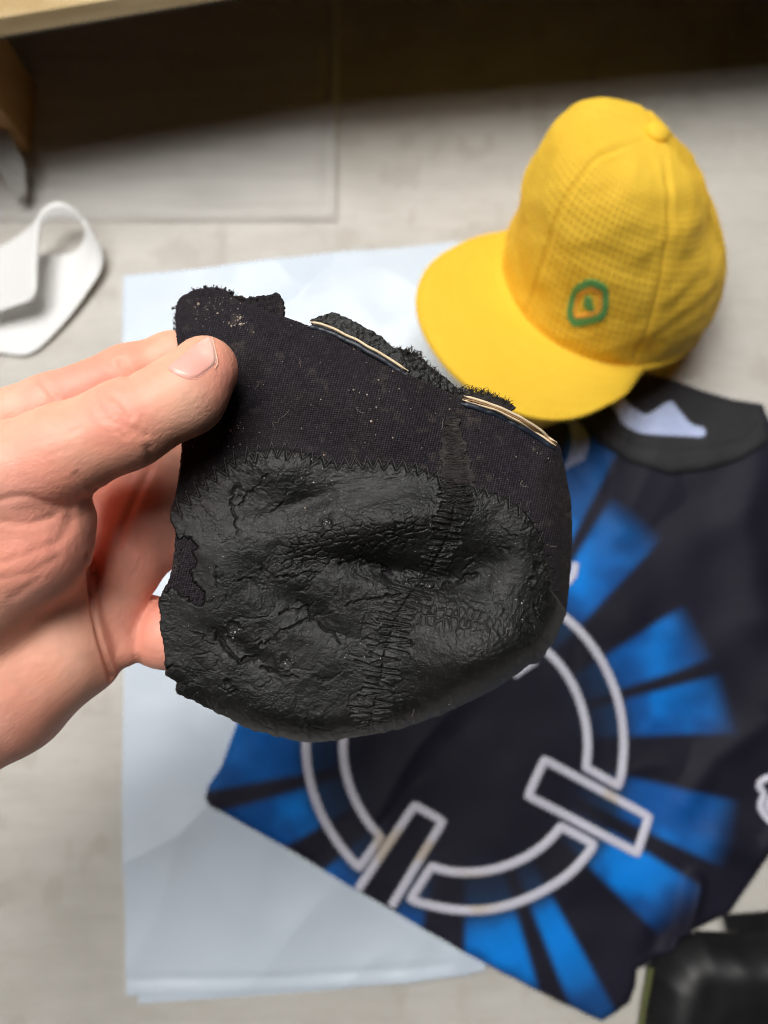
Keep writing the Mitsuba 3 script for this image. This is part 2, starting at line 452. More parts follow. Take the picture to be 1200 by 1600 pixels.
v, f, uv = slab(bb, .004, lambda q: .0012 + .0004 * np_fbm(q[:, 0] * 20, q[:, 1] * 20), .0006)
add('plastic_bag__back_film', (v, f), 'film_bsdf')
v, f, uv = slab(fb, .0025, film_top, .0007)
v[:, 2] = np.maximum(v[:, 2], .0018)
add('plastic_bag__front_film', (v, f), 'film_bsdf')
labels['plastic_bag'] = {'label': 'pale bluish white plastic mailer bag lying flat under the dark jersey', 'category': 'plastic bag'}

# ------------------------------------------------------------------ jersey
jpts = [(870, 662), (905, 632), (960, 600), (1010, 586), (1085, 612), (1140, 627), (1187, 634), (1198, 665), (1222, 700), (1270, 770), (1300, 900), (1300, 1100), (1262, 1220), (1200, 1330), (1140, 1425), (1092, 1449),
        (1060, 1462), (1051, 1478), (1020, 1496), (994, 1511), (992, 1540), (982, 1566), (940, 1594), (852, 1553), (760, 1505), (540, 1377), (330, 1256), (323, 1245), (328, 1225), (348, 1195), (364, 1150), (385, 1090), (420, 1000), (520, 850), (700, 720)]
jp = to_poly(fl2(jpts, .006)).buffer(.002).buffer(-.002)
jring = cKDTree(np.asarray(jp.segmentize(.002).exterior.coords))


def jersey_z(q):
    q = np.asarray(q)
    dd = jring.query(q)[0]
    z = .0090 + .0085 * (np_fbm(q[:, 0] * 11, q[:, 1] * 11, 3, 21) - .5) * 2
    r = np.abs(np_fbm(q[:, 0] * 7 - q[:, 1] * 4, q[:, 1] * 6, 2, 5) - .5) * 2
    z += .0035 * (1 - np.clip(r * 4, 0, 1))**2 * np.clip(dd / .02, 0, 1)
    for p, w, h in (([(1075, 1368), (1062, 1440), (1045, 1482)], .006, .010), ([(1060, 1250), (1100, 1180), (1180, 1120)], .010, .004),
                    ([(905, 700), (930, 790), (960, 830)], .012, .0035), ([(1170, 720), (1150, 820), (1180, 960)], .018, .006), ([(1110, 1300), (1180, 1330), (1230, 1280)], .012, .005), ([(1000, 1505), (1045, 1480)], .005, .006),
                    ([(1020, 1450), (1010, 1490)], .008, -.003)):
        z += ridge(q, p, w, h)
    z *= 1 - .45 * np.clip(1 - dd / .006, 0, 1)**2
    return np.maximum(z + .001, film_top(q) + .0028)


v, f, uv = slab(jp, .0022, jersey_z, .0022)
add('jersey__body', (v, f), 'jersey_bsdf')


def on_jersey(path2, lift):
    path2 = np.asarray(path2)
    return np.column_stack([path2, jersey_z(path2) + lift])


def outline(pts, r=.0034, closed=True):
    p = np.asarray(pts)
    ls = LineString(np.vstack([p, p[:1]]) if closed else p)
    q = np.asarray(ls.segmentize(.003).coords)
    q = q[:-1] if closed else q
    # ease the corners so that the braid keeps its width
    add('jersey__emblem_outline', tube(on_jersey(q, .0006), r, 8, closed, .38), 'white_print_bsdf')


def arc(r, a0, a1, n=40):
    return [(727 + r * math.cos(t), 1165 + r * 1.03 * math.sin(t)) for t in np.linspace(a0, a1, n)]


def angp(x, y):
    return math.atan2((y - 1165) / 1.03, x - 727)


clipj = jp.buffer(-.0025)
ro, ri = 247, 190
# left piece of the ring, right piece, bottom piece
left = arc(ro, angp(565, 1350), math.radians(205)) + arc(ri, math.radians(205), angp(598, 1304))
right = arc(ro, angp(968, 1229), -math.radians(80)) + arc(ri, -math.radians(80), angp(912, 1198))
bottom = arc(ro, angp(925, 1316), angp(640, 1407)) + arc(ri, angp(676, 1349), angp(868, 1284))
for k in (left, right, bottom):
    outline(fl2(k, .008))
outline(fl2([(848, 1185), (1013, 1276), (993, 1331), (822, 1240)], .008))
outline(fl2([(560, 1387), (648, 1258), (692, 1283), (612, 1414)], .008), closed=False)
add('jersey__emblem_mark', tube(on_jersey(fl2([(800, 1055), (835, 1032)], .008), .0006), .0026, 8, False, .4), 'white_print_bsdf')
add('jersey__emblem_mark', tube(on_jersey(fl2([(880, 915), (894, 900), (898, 880)], .008), .0006), .0028, 8, False, .4), 'white_print_bsdf')
for k in range(4):
    o = k * 8
    add('jersey__sleeve_stripe', tube(on_jersey(smooth_path(fl2([(882 + o, 735 - o * .5), (893 + o * .9, 705 - o * .4), (893 + o * .6, 675 - o * .3), (884 + o * .6, 650)], .008), 6), .0006), .0016, 6, False, .4), 'stripe_print_bsdf')
add('jersey__sleeve_mark', tube(on_jersey(smooth_path(fl2([(1225, 1205), (1192, 1216), (1184, 1228), (1192, 1240), (1188, 1262), (1205, 1285), (1225, 1292)], .01), 6), .0006), .0026, 8, False, .4), 'white_print_bsdf')
add('jersey__sleeve_mark', tube(on_jersey(smooth_path(fl2([(1225, 1232), (1208, 1240), (1200, 1262), (1215, 1272)], .01), 6), .0006), .0024, 8, False, .4), 'white_print_bsdf')

# collar: the black inside of the neck, its pale printed mark, the raised front band
cp = to_poly(fl2([(905, 640), (955, 604), (1010, 588), (1085, 614), (1140, 629), (1185, 637), (1194, 665), (1160, 700), (1080, 718), (1000, 704), (945, 676)], .010))
v, f, uv = slab(cp, .003, lambda q: jersey_z(q) + .0022, .0016)
add('jersey__collar_inside', (v, f), 'collar_bsdf')
mk = to_poly(smooth_path(fl2([(945, 622), (956, 612), (967, 614), (981, 634), (1004, 649), (1021, 643), (1044, 630), (1060, 645), (1078, 664), (1098, 671), (1095, 684), (1068, 683), (1020, 681), (990, 675), (971, 663), (960, 644)], .012), 6, True))
v, f, uv = slab(mk, .002, lambda q: jersey_z(q) + .0032, .0008)
add('jersey__collar_mark', (v, f), 'pale_print_bsdf')
cb = to_poly(fl2([(893, 652), (915, 640), (940, 662), (985, 690), (1050, 702), (1110, 697), (1160, 682), (1190, 648), (1198, 690), (1150, 722), (1100, 736), (1045, 741), (985, 722), (935, 692)], .012)).buffer(.003).buffer(-.003)
cring = cKDTree(np.asarray(cb.segmentize(.002).exterior.coords))
v, f, uv = slab(cb, .002, lambda q: jersey_z(q) + .0022 + .0030 * (1 - np.clip(1 - cring.query(q)[0] / .006, 0, 1)**2), .002)
add('jersey__collar_band', (v, f), 'collar_bsdf')
labels['jersey'] = {'label': 'dark jersey with blue rays and a white ring outline print spread on the floor', 'category': 'jersey'}

# ------------------------------------------------------------------ black bag at the lower right
bp = to_poly(fl2([(1006, 1700), (1012, 1600), (1022, 1520), (1050, 1484), (1095, 1466), (1150, 1468), (1300, 1440), (1300, 1700)], .01)).buffer(.004)
bring = cKDTree(np.asarray(bp.segmentize(.002).exterior.coords))


def bag_z(q):
    dd = bring.query(q)[0]
    return .002 + .022 * (1 - np.clip(1 - dd / .028, 0, 1)**2.2) + .009 * np_fbm(q[:, 0] * 22, q[:, 1] * 20, 3, 31)


v, f, uv = slab(bp, .003, bag_z, .0016)
v[:, 2] = np.maximum(v[:, 2], .0012)
add('black_bag__body', (v, f), 'black_nylon_bsdf')
add('black_bag__olive_piping', tube(np.array([fl(x, y, .008) for x, y in [(1001, 1660), (1003, 1600), (1009, 1555), (1018, 1512)]]), .0028, 8), 'olive_bsdf')
sp = to_poly(fl2([(1128, 1430), (1300, 1415), (1300, 1448), (1135, 1453)], .014))
v, f, uv = slab(sp, .003, lambda q: np.full(len(q), .016), .0025)
add('black_bag__strap', (v, f), 'black_nylon_bsdf', smooth=30)
labels['black_bag'] = {'label': 'black glossy bag with an olive piping partly under the jersey at the lower right', 'category': 'bag'}

# ------------------------------------------------------------------ yellow cap
AX, AY, HB = .0772, .0893, .1241
CR = np.array([[-0.5784, -0.7746, 0.2559], [0.8057, -0.4933, 0.3278], [-0.1277, 0.3957, 0.9094]])
uu, ss, vv = np.linalg.svd(CR); CR = uu @ vv
CT = np.array([.1677, .2502, .0486])


def cap_world(v):
    return np.asarray(v) @ CR.T + CT


def crown(phi, t):
    """phi from the front, t from the headband (0) to the button (1)."""
    fr = np.clip(np.cos(phi), 0, 1)**.7
    bk = np.clip(-np.cos(phi), 0, 1)
    th = t * np.pi / 2
    dph = (phi + 2.35 + np.pi) % (2 * np.pi) - np.pi
    p = .5452 + .4884 * bk + .60 * np.exp(-(dph / .75)**2)
    rho = np.clip(np.cos(th), 0, 1)**p
    rho = rho * (1 + .15 * np.exp(-(dph / .9)**2) * np.sin(np.pi * np.clip(t * 1.5, 0, 1)))
    z = HB * np.sin(th)**(1.0 + .12 * bk)
    z = z + .0148 * fr * np.sin(np.pi * np.clip(t, 0, 1))**2 * np.clip(t * 1.3, 0, 1)
    x = AX * np.sin(phi) * rho + .153 * z
    y = AY * np.cos(phi) * rho + .252 * z
    return np.stack([x, y, z], -1)


def crown_n(phi, t, e=1e-3):
    a = crown(phi + e, t) - crown(phi - e, t); b = crown(phi, np.clip(t + e, 0, .999)) - crown(phi, np.clip(t - e, 0, .999))
    n = np.cross(a, b); n /= np.linalg.norm(n, axis=-1, keepdims=True) + 1e-15
    s = np.sign((n * (crown(phi, t) - np.array([.005, .008, .03]))).sum(-1, keepdims=True))
    return n * np.where(s == 0, 1, s)


def crown_surf(phi, t):
    c = crown(phi, t); n = crown_n(phi, t)
    dent = .0055 * (meshkit.fbm(c * 22, 3, 4) - .5) * 2 + .0012 * (meshkit.fbm(c * 70, 2, 8) - .5) * 2
    seam = np.zeros_like(phi)
    for s in (0, 62, -62, 122, -122, 180):
        d = np.abs((phi - math.radians(s) + np.pi) % (2 * np.pi) - np.pi) * .08 * np.cos(t * np.pi / 2)**.6
        seam += np.exp(-(d / .0022)**2) * -.0007 + np.exp(-((d - .004) / .002)**2) * .0004
    return c + n * ((dent + seam) * np.clip((1 - t) * 6, 0, 1) * np.clip(t * 8 + .2, 0, 1))[..., None]


def crown_part(name, a0, a1, na, mat):
    ph, tt = np.meshgrid(np.radians(np.linspace(a0, a1, na)), np.linspace(0, .999, 90), indexing='ij')
    G = crown_surf(ph, tt)
    v, f = shell(G[::-1], .0016)
    uv = np.stack([ph * 80, tt * 165], -1)[::-1].reshape(-1, 2)
    add('yellow_cap__' + name, (cap_world(v), f), mat, uv=np.vstack([uv, uv]))


crown_part('front_panel', 0, 62, 80, 'cap_mesh_bsdf')
crown_part('front_panel', -62, 0, 80, 'cap_mesh_bsdf')
for s in ((62, 122), (122, 180), (-122, -62), (-180, -122)):
    crown_part('mesh_panel', *s, 70, 'cap_mesh_bsdf')
m = trimesh.creation.icosphere(subdivisions=3, radius=1)
add('yellow_cap__button', (cap_world(m.vertices * [.0075, .0075, .0045] + [.153 * HB, .252 * HB, HB + .001]), m.faces), 'cap_cloth_bsdf')
# bill
ph, s = np.meshgrid(np.radians(np.linspace(-66, 66, 90)), np.linspace(0, 1, 26), indexing='ij')
k = np.clip(1 - (ph / math.radians(66))**2, 0, 1)
Lb = .0788 * k**.42
inner = np.stack([AX * 1.005 * np.sin(ph), AY * 1.005 * np.cos(ph)], -1)
dirb = np.stack([.42 * np.sin(ph), np.ones_like(ph)], -1); dirb /= np.linalg.norm(dirb, axis=-1, keepdims=True)
xy = inner + dirb * (Lb * s)[..., None]
zb_ = .004 - 1.0 * xy[..., 0]**2 - .06 * (Lb * s) + .0002 * np.sin(s * 38)
G = np.concatenate([xy, zb_[..., None]], -1)
G[..., 2] += 1.0 * (AX * np.sin(ph))**2 * (1 - s)**2 * .8
v, f = shell(G[::-1], .0032)
add('yellow_cap__bill', (cap_world(v), f), 'cap_cloth_bsdf', smooth=50)
# headband edge
t = np.radians(np.arange(0, 360, 3.0))
add('yellow_cap__headband', tube(cap_world(np.stack([AX * .985 * np.sin(t), AY * .985 * np.cos(t), np.full_like(t, .003)], -1)), .003, 8, True, 1.0, CR @ [0, 0, 1]), 'cap_cloth_bsdf')


# shield badge on the front
def on_crown(pts2, c0, lift):
    """Badge millimetres (right, up) to the crown's surface round the angle and height c0."""
    p = np.asarray(pts2)
    ph = math.radians(c0[0]) + p[:, 0] / 1000 / .080
    tt = c0[1] + p[:, 1] / 1000 / .165
    return crown_surf(ph, tt) + crown_n(ph, tt) * lift


BC = (-29.9, .246)


def badge(poly, lift, th, mat, name):
    pts, tri, nr = plan(poly, 1.0)
    top, bot = on_crown(pts, BC, lift + th), on_crown(pts, BC, -.0006)
    n = len(pts); i = np.arange(nr); j = (i + 1) % nr
    f = np.vstack([tri, np.stack([i, n + i, n + j], 1), np.stack([i, n + j, j], 1)])
    add('yellow_cap__' + name, (cap_world(np.vstack([top, bot])), f), mat, smooth=40)


sh = Polygon(smooth_path([(2.7, 15.2), (-7.8, 15.1), (-12, 9.1), (-14, .6), (-11, -6.4), (2.8, -16), (10.5, -13.5), (13.2, -6), (13.4, 2.7), (9.2, 9.6)], 6, True))
ring = sh.difference(sh.buffer(-4.0))
for part_, (lo_, hi_) in (('badge_border', (0, 1)),):
    cut = [ring.intersection(shapely.box(-40, -40, 0, 40)), ring.intersection(shapely.box(0, -40, 40, 40))]
    for g in cut:
        badge(g, .0, .0010, 'emblem_green_bsdf', part_)
r2 = sh.buffer(-5.2); r2 = r2.difference(r2.buffer(-1.4))
for g in (r2.intersection(shapely.box(-40, -40, 0, 40)), r2.intersection(shapely.box(0, -40, 40, 40))):
    badge(g, .0, .0009, 'emblem_orange_bsdf', 'badge_ring')
badge(Polygon([(3.5, 4), (-1, 4.5), (-6, -2), (0, -3.5), (3, -2)]), 0, .0009, 'emblem_green_bsdf', 'badge_centre')
labels['yellow_cap'] = {'label': 'yellow mesh baseball cap with a green and orange shield badge on its front', 'category': 'cap'}

# ------------------------------------------------------------------ held scrap of black fabric and rubber
# local millimetre-like frame: u right, v down in photograph pixels at the distance D; h towards the viewer in metres
S = D / FPX


def held(a, b, h):
    """Point of the scrap: a, b in steps of 0.195 mm in its plane, h metres in front of it."""
    a, b, h = (np.asarray(x, float)[..., None] for x in (a, b, h))
    return EYE + FW * D + RT * (a - 600) * S + UP * (800 - b) * S - FW * h


OUT = [(276, 470), (290, 457), (308, 450), (335, 447), (352, 452), (370, 466), (395, 476), (430, 489), (470, 503), (483, 508), (520, 522), (560, 545), (600, 566), (640, 585), (680, 602), (722, 622), (760, 640), (800, 660), (840, 677), (872, 690),
       (880, 712), (888, 750), (894, 790), (895, 840), (893, 890), (889, 930), (886, 955), (878, 975), (868, 1000), (852, 1022), (840, 1036), (822, 1044), (790, 1068), (760, 1085), (720, 1104), (670, 1124), (620, 1140), (560, 1150),
       (500, 1160), (470, 1159), (440, 1152), (400, 1142), (370, 1130), (335, 1112), (300, 1096), (277, 1084), (273, 1074), (274, 1066), (258, 1056), (257, 1040), (254, 1010), (249, 985), (249, 965), (246, 945), (250, 932), (259, 912), (268, 890), (271, 860), (272, 830),
       (264, 815), (265, 798), (272, 775), (278, 740), (282, 700), (283, 660), (278, 620), (274, 580), (275, 540), (273, 505)]


def sst(a, b, x):
    t = np.clip((x - a) / (b - a), 0, 1)
    return t * t * (3 - 2 * t)


def gau(a, b, ca, cb, sa, sb, rot=0):
    c, s = math.cos(math.radians(rot)), math.sin(math.radians(rot))
    x, y = a - ca, b - cb
    return np.exp(-((x * c + y * s) / sa)**2 - ((-x * s + y * c) / sb)**2)


def line_d(a, b, pts):
    ls = LineString(pts)
    return shapely.distance(ls, shapely.points(a, b))


def weight(a, b):
    an = np.degrees(np.arctan2(b - 820, a - 580))
    return sst(-45, 5, an) * (1 - sst(105, 150, an))


def h_base(a, b):
    h = .004 * gau(a, b, 600, 800, 300, 300)
    h += .0032 * gau(a, b, 560, 822, 150, 34, -8) + .0042 * gau(a, b, 640, 806, 100, 46, 0)
    h -= .0052 * gau(a, b, 625, 893, 92, 20, 10) + .0042 * gau(a, b, 735, 893, 60, 30, -20)
    h += .0088 * gau(a, b, 742, 1012, 92, 60, -18)
    h += .0030 * gau(a, b, 805, 860, 45, 90, 10)
    h -= .0022 * gau(a, b, 480, 955, 70, 22, 35) + .0018 * gau(a, b, 370, 1010, 60, 16, 30)
    h += .0020 * gau(a, b, 340, 900, 60, 90, 0) + .0028 * gau(a, b, 440, 735, 46, 30, 0) - .0014 * gau(a, b, 480, 785, 70, 14, -20)
    h += .0030 * gau(a, b, 560, 640, 200, 60, 25)
    h -= .0022 * gau(a, b, 690, 660, 34, 60, -10)
    h -= .0035 * sst(560, 440, b) * sst(480, 300, a)
    return h


# the outline in the scrap's own plane (its right and lower rim bends away from the viewer)
DROP = .017
o = np.array(OUT, float)
wo = weight(o[:, 0], o[:, 1])
k = (D + DROP * wo - h_base(o[:, 0], o[:, 1])) / D
OUTP = np.column_stack([600 + (o[:, 0] - 600) * k, 800 + (o[:, 1] - 800) * k])
ragg = smooth_path(OUTP, 10, True)
nr_ = (np_fbm(ragg[:, 0] / 9, ragg[:, 1] / 9, 3, 41) - .5) * 7 + (np_noise(ragg[:, 0] / 3.0, ragg[:, 1] / 3.0, 6) - .5) * 3
tn = np.roll(ragg, -1, 0) - np.roll(ragg, 1, 0); tn /= np.linalg.norm(tn, axis=1, keepdims=True) + 1e-9
ragg = ragg + np.column_stack([tn[:, 1], -tn[:, 0]]) * nr_[:, None] * (.30 + .35 * sst(800, 900, ragg[:, 1]) * sst(900, 860, ragg[:, 0]))[:, None]
SP = Polygon(ragg).buffer(0)
SP = max(SP.geoms, key=lambda g: g.area) if hasattr(SP, 'geoms') else SP
srim = cKDTree(np.asarray(SP.segmentize(2).exterior.coords))


def h_surf(a, b):
    a, b = np.asarray(a, float), np.asarray(b, float)
    s = srim.query(np.column_stack([a, b]))[0]
    drop = (DROP * weight(a, b)) * np.clip(1 - s / 75, 0, 1)**2.4
    edge = .0011 * np.clip(1 - s / 5, 0, 1)**2
    return h_base(a, b) - drop - edge + .0009 * (np_fbm(a / 45, b / 45, 3, 12) - .5)


def held_slab(poly, pitch, top, thick, bottom=True):
    v, f, uv = slab(poly, pitch, lambda q: top(q[:, 0], q[:, 1]), thick, bottom)
    w = held(v[:, 0], v[:, 1], v[:, 2])
    return w, f[:, ::-1], v[:, :2] * S * 1000          # b runs down: the winding turns over


w, f, uv = held_slab(SP, 2.0, lambda a, b: h_surf(a, b), .0022)
add('fabric_scrap__knit_base', (w, f), 'knit_bsdf', uv=uv, label='dark violet black knit fabric above the rubber patches')

# rubber patches
SEAM = smooth_path([(704, 640), (706, 690), (712, 740), (706, 790), (690, 850), (660, 905), (630, 940), (604, 1000), (592, 1060), (580, 1120), (575, 1170)], 8)
TOPL = [(240, 800), (268, 797), (285, 783), (308, 762), (330, 744), (355, 724), (385, 710), (415, 704), (445, 702), (470, 706), (500, 718), (530, 724), (570, 722), (610, 724), (650, 731), (680, 742), (706, 752)]
TOPR = [(716, 752), (735, 762), (765, 770), (795, 783), (820, 805), (840, 835), (852, 868), (860, 900), (868, 930), (905, 965)]
lp = Polygon(list(smooth_path(TOPL, 6)) + [tuple(p + [2.5, 0]) for p in SEAM if p[1] > 755] + [(560, 1230), (220, 1200)]).buffer(0)
rp = Polygon(list(smooth_path(TOPR, 6)) + [(940, 1200), (575, 1200)] + [tuple(p + [-1.5, 0]) for p in SEAM[::-1] if p[1] > 755]).buffer(0)


def ragged(poly, amp, sc, seed):
    r = np.asarray(poly.segmentize(2).exterior.coords)[:-1]
    r = r + amp * np.column_stack([np_fbm(r[:, 0] / sc, r[:, 1] / sc, 3, seed) - .5, np_fbm(r[:, 0] / sc, r[:, 1] / sc, 3, seed + 9) - .5]) * 2
    p = Polygon(r).buffer(0)
    return max(p.geoms, key=lambda g: g.area) if hasattr(p, 'geoms') else p


worn = ragged(Polygon(smooth_path([(240, 845), (300, 842), (306, 870), (302, 900), (322, 925), (318, 945), (296, 930), (274, 918), (240, 915)], 5, True)), 9, 9, 55)
lp = ragged(lp, 3.5, 14, 51).intersection(SP.buffer(-1.0)).difference(worn)
rp = ragged(rp, 3.5, 14, 61).intersection(SP.buffer(-1.0))
lp = max(lp.geoms, key=lambda g: g.area) if hasattr(lp, 'geoms') else lp
rp = max(rp.geoms, key=lambda g: g.area) if hasattr(rp, 'geoms') else rp

CRACKS = [([(405, 880), (415, 886), (424, 896), (440, 902), (460, 898), (500, 892)], 1.6, 3), ([(481, 946), (487, 967), (505, 978), (521, 989), (532, 1005)], 1.8, 3.2), ([(481, 964), (462, 976), (446, 983), (430, 995), (418, 1005)], 1.7, 3),
          ([(409, 1039), (425, 1047), (440, 1052), (465, 1058)], 2.2, 4), ([(337, 980), (345, 1000), (352, 1008), (377, 1033), (399, 1027)], 2.6, 5), ([(440, 958), (456, 952), (481, 948), (500, 935)], 1.4, 2.4), ([(343, 883), (341, 900), (343, 917)], 1.2, 2.6),
          ([(545, 942), (565, 936), (599, 931), (630, 926)], 1.8, 3), ([(368, 767), (366, 790), (372, 815), (377, 836)], 1.7, 3), ([(377, 905), (396, 905), (404, 912)], 1.4, 2.2), ([(739, 877), (732, 883), (722, 893)], 1.5, 3),
          ([(830, 942), (836, 965), (846, 971)], 1.3, 3.0), ([(781, 822), (790, 832), (800, 835)], 1.1, 2), ([(778, 854), (788, 858), (794, 867)], 1.1, 2), ([(600, 896), (625, 908), (657, 919), (690, 917), (706, 913), (742, 897)], 2.6, 6),
          ([(530, 880), (560, 872), (590, 880), (615, 896)], 2.2, 4), ([(820, 960), (828, 975)], 1.2, 2.5), ([(258, 1048), (270, 1040), (290, 1046)], 1.8, 3), ([(380, 960), (398, 966), (420, 962)], 1.2, 2.4), ([(300, 985), (320, 992), (334, 1006)], 1.3, 2.4),
          ([(346, 1072), (360, 1082), (372, 1078)], 1.5, 3), ([(420, 740), (410, 757), (392, 770), (378, 790)], 1.3, 3), ([(450, 770), (440, 790), (425, 800)], 1.2, 2.4)]
PITS = [(515, 815, 6), (367, 978, 8), (411, 1005, 4), (448, 1031, 7), (374, 764, 6), (357, 1065, 5), (640, 998, 3), (835, 885, 6), (826, 905, 5)]


def zigzag(path, step, w0, w1, seed, lean=0):
    """Zigzag points along a path: w0 above and w1 below it."""
    ls = LineString(path); g = np.random.default_rng(seed)
    n = int(ls.length / step); out = []
    for k_ in range(n + 1):
        s_ = min(ls.length - 1.1, k_ * step + g.uniform(-.2, .2) * step)
        s_ = max(s_, 0.0)
        p, q = np.array(ls.interpolate(s_).coords[0]), np.array(ls.interpolate(min(s_ + 1, ls.length)).coords[0])
        t_ = q - p; t_ /= np.linalg.norm(t_) + 1e-9
        nn = np.array([t_[1], -t_[0]])
        o_ = (w0 if k_ % 2 == 0 else -w1) * g.uniform(.8, 1.2)
        out.append(p + nn * o_ + t_ * lean * (k_ % 2))
    return out


zz = zigzag(smooth_path(TOPL[1:10], 6), 9.5, 9, 16, 1)
zz2 = zigzag(smooth_path(TOPL[9:], 6), 9.0, 7, 11, 2)
zz3 = zigzag(smooth_path(TOPR[1:9], 6), 9.5, 8, 10, 3)
zz4, gz = [], np.random.default_rng(4)
lsm = LineString(SEAM[(SEAM[:, 1] > 735) & (SEAM[:, 1] < 1135)])
s0_ = 0.0
while s0_ < lsm.length:
    c_ = np.array(lsm.interpolate(s0_).coords[0]); low = c_[1] > 900
    w_ = gz.uniform(18, 34) if low else gz.uniform(13, 25)
    off, sl = gz.uniform(-7, 7), gz.uniform(.02, .30)
    zz4.append([c_ + [off - w_, -w_ * sl + gz.uniform(-2, 2)], c_ + [off + gz.uniform(-5, 5), gz.uniform(-1.5, 1.5)], c_ + [off + w_, w_ * sl + gz.uniform(-3, 2)]])
    if gz.random() < .6:
        zz4.append([c_ + [off + w_, w_ * sl], c_ + [gz.uniform(-6, 6), gz.uniform(6, 9)], c_ + [off - w_ * gz.uniform(.4, .9), gz.uniform(9, 14)]])
    s0_ += gz.uniform(9, 19) if low else gz.uniform(6, 13)
GROOVE = cKDTree(np.vstack([np.asarray(LineString(z_).segmentize(1.0).coords) for z_ in (zz, zz2, zz3, *zz4)]))


def worley(x, y, seed):
    """(nearest, second nearest) cell distances, in numpy."""
    ix, iy = np.floor(x), np.floor(y)
    d1 = np.full(x.shape, 9.0); d2 = d1.copy()
    for da in (-1, 0, 1):
        for db in (-1, 0, 1):
            cx, cy = ix + da, iy + db
            hx = np.modf(np.abs(np.sin(cx * 127.1 + cy * 311.7 + seed) * 43758.5453))[0]
            hy = np.modf(np.abs(np.sin(cx * 269.5 + cy * 183.3 + seed) * 43758.5453))[0]
            d = np.hypot(cx + .5 + .75 * (hx - .5) - x, cy + .5 + .75 * (hy - .5) - y)
            d2 = np.minimum(np.maximum(d, d1), d2); d1 = np.minimum(d, d1)
    return d1, d2


def ridged(x, y, seed, oct=3):
    s, a = 0, .5
    for k_ in range(oct):
        s = s + a * (1 - np.abs(2 * np_noise(x * 2**k_, y * 2**k_, seed + k_) - 1)); a /= 2
    return s


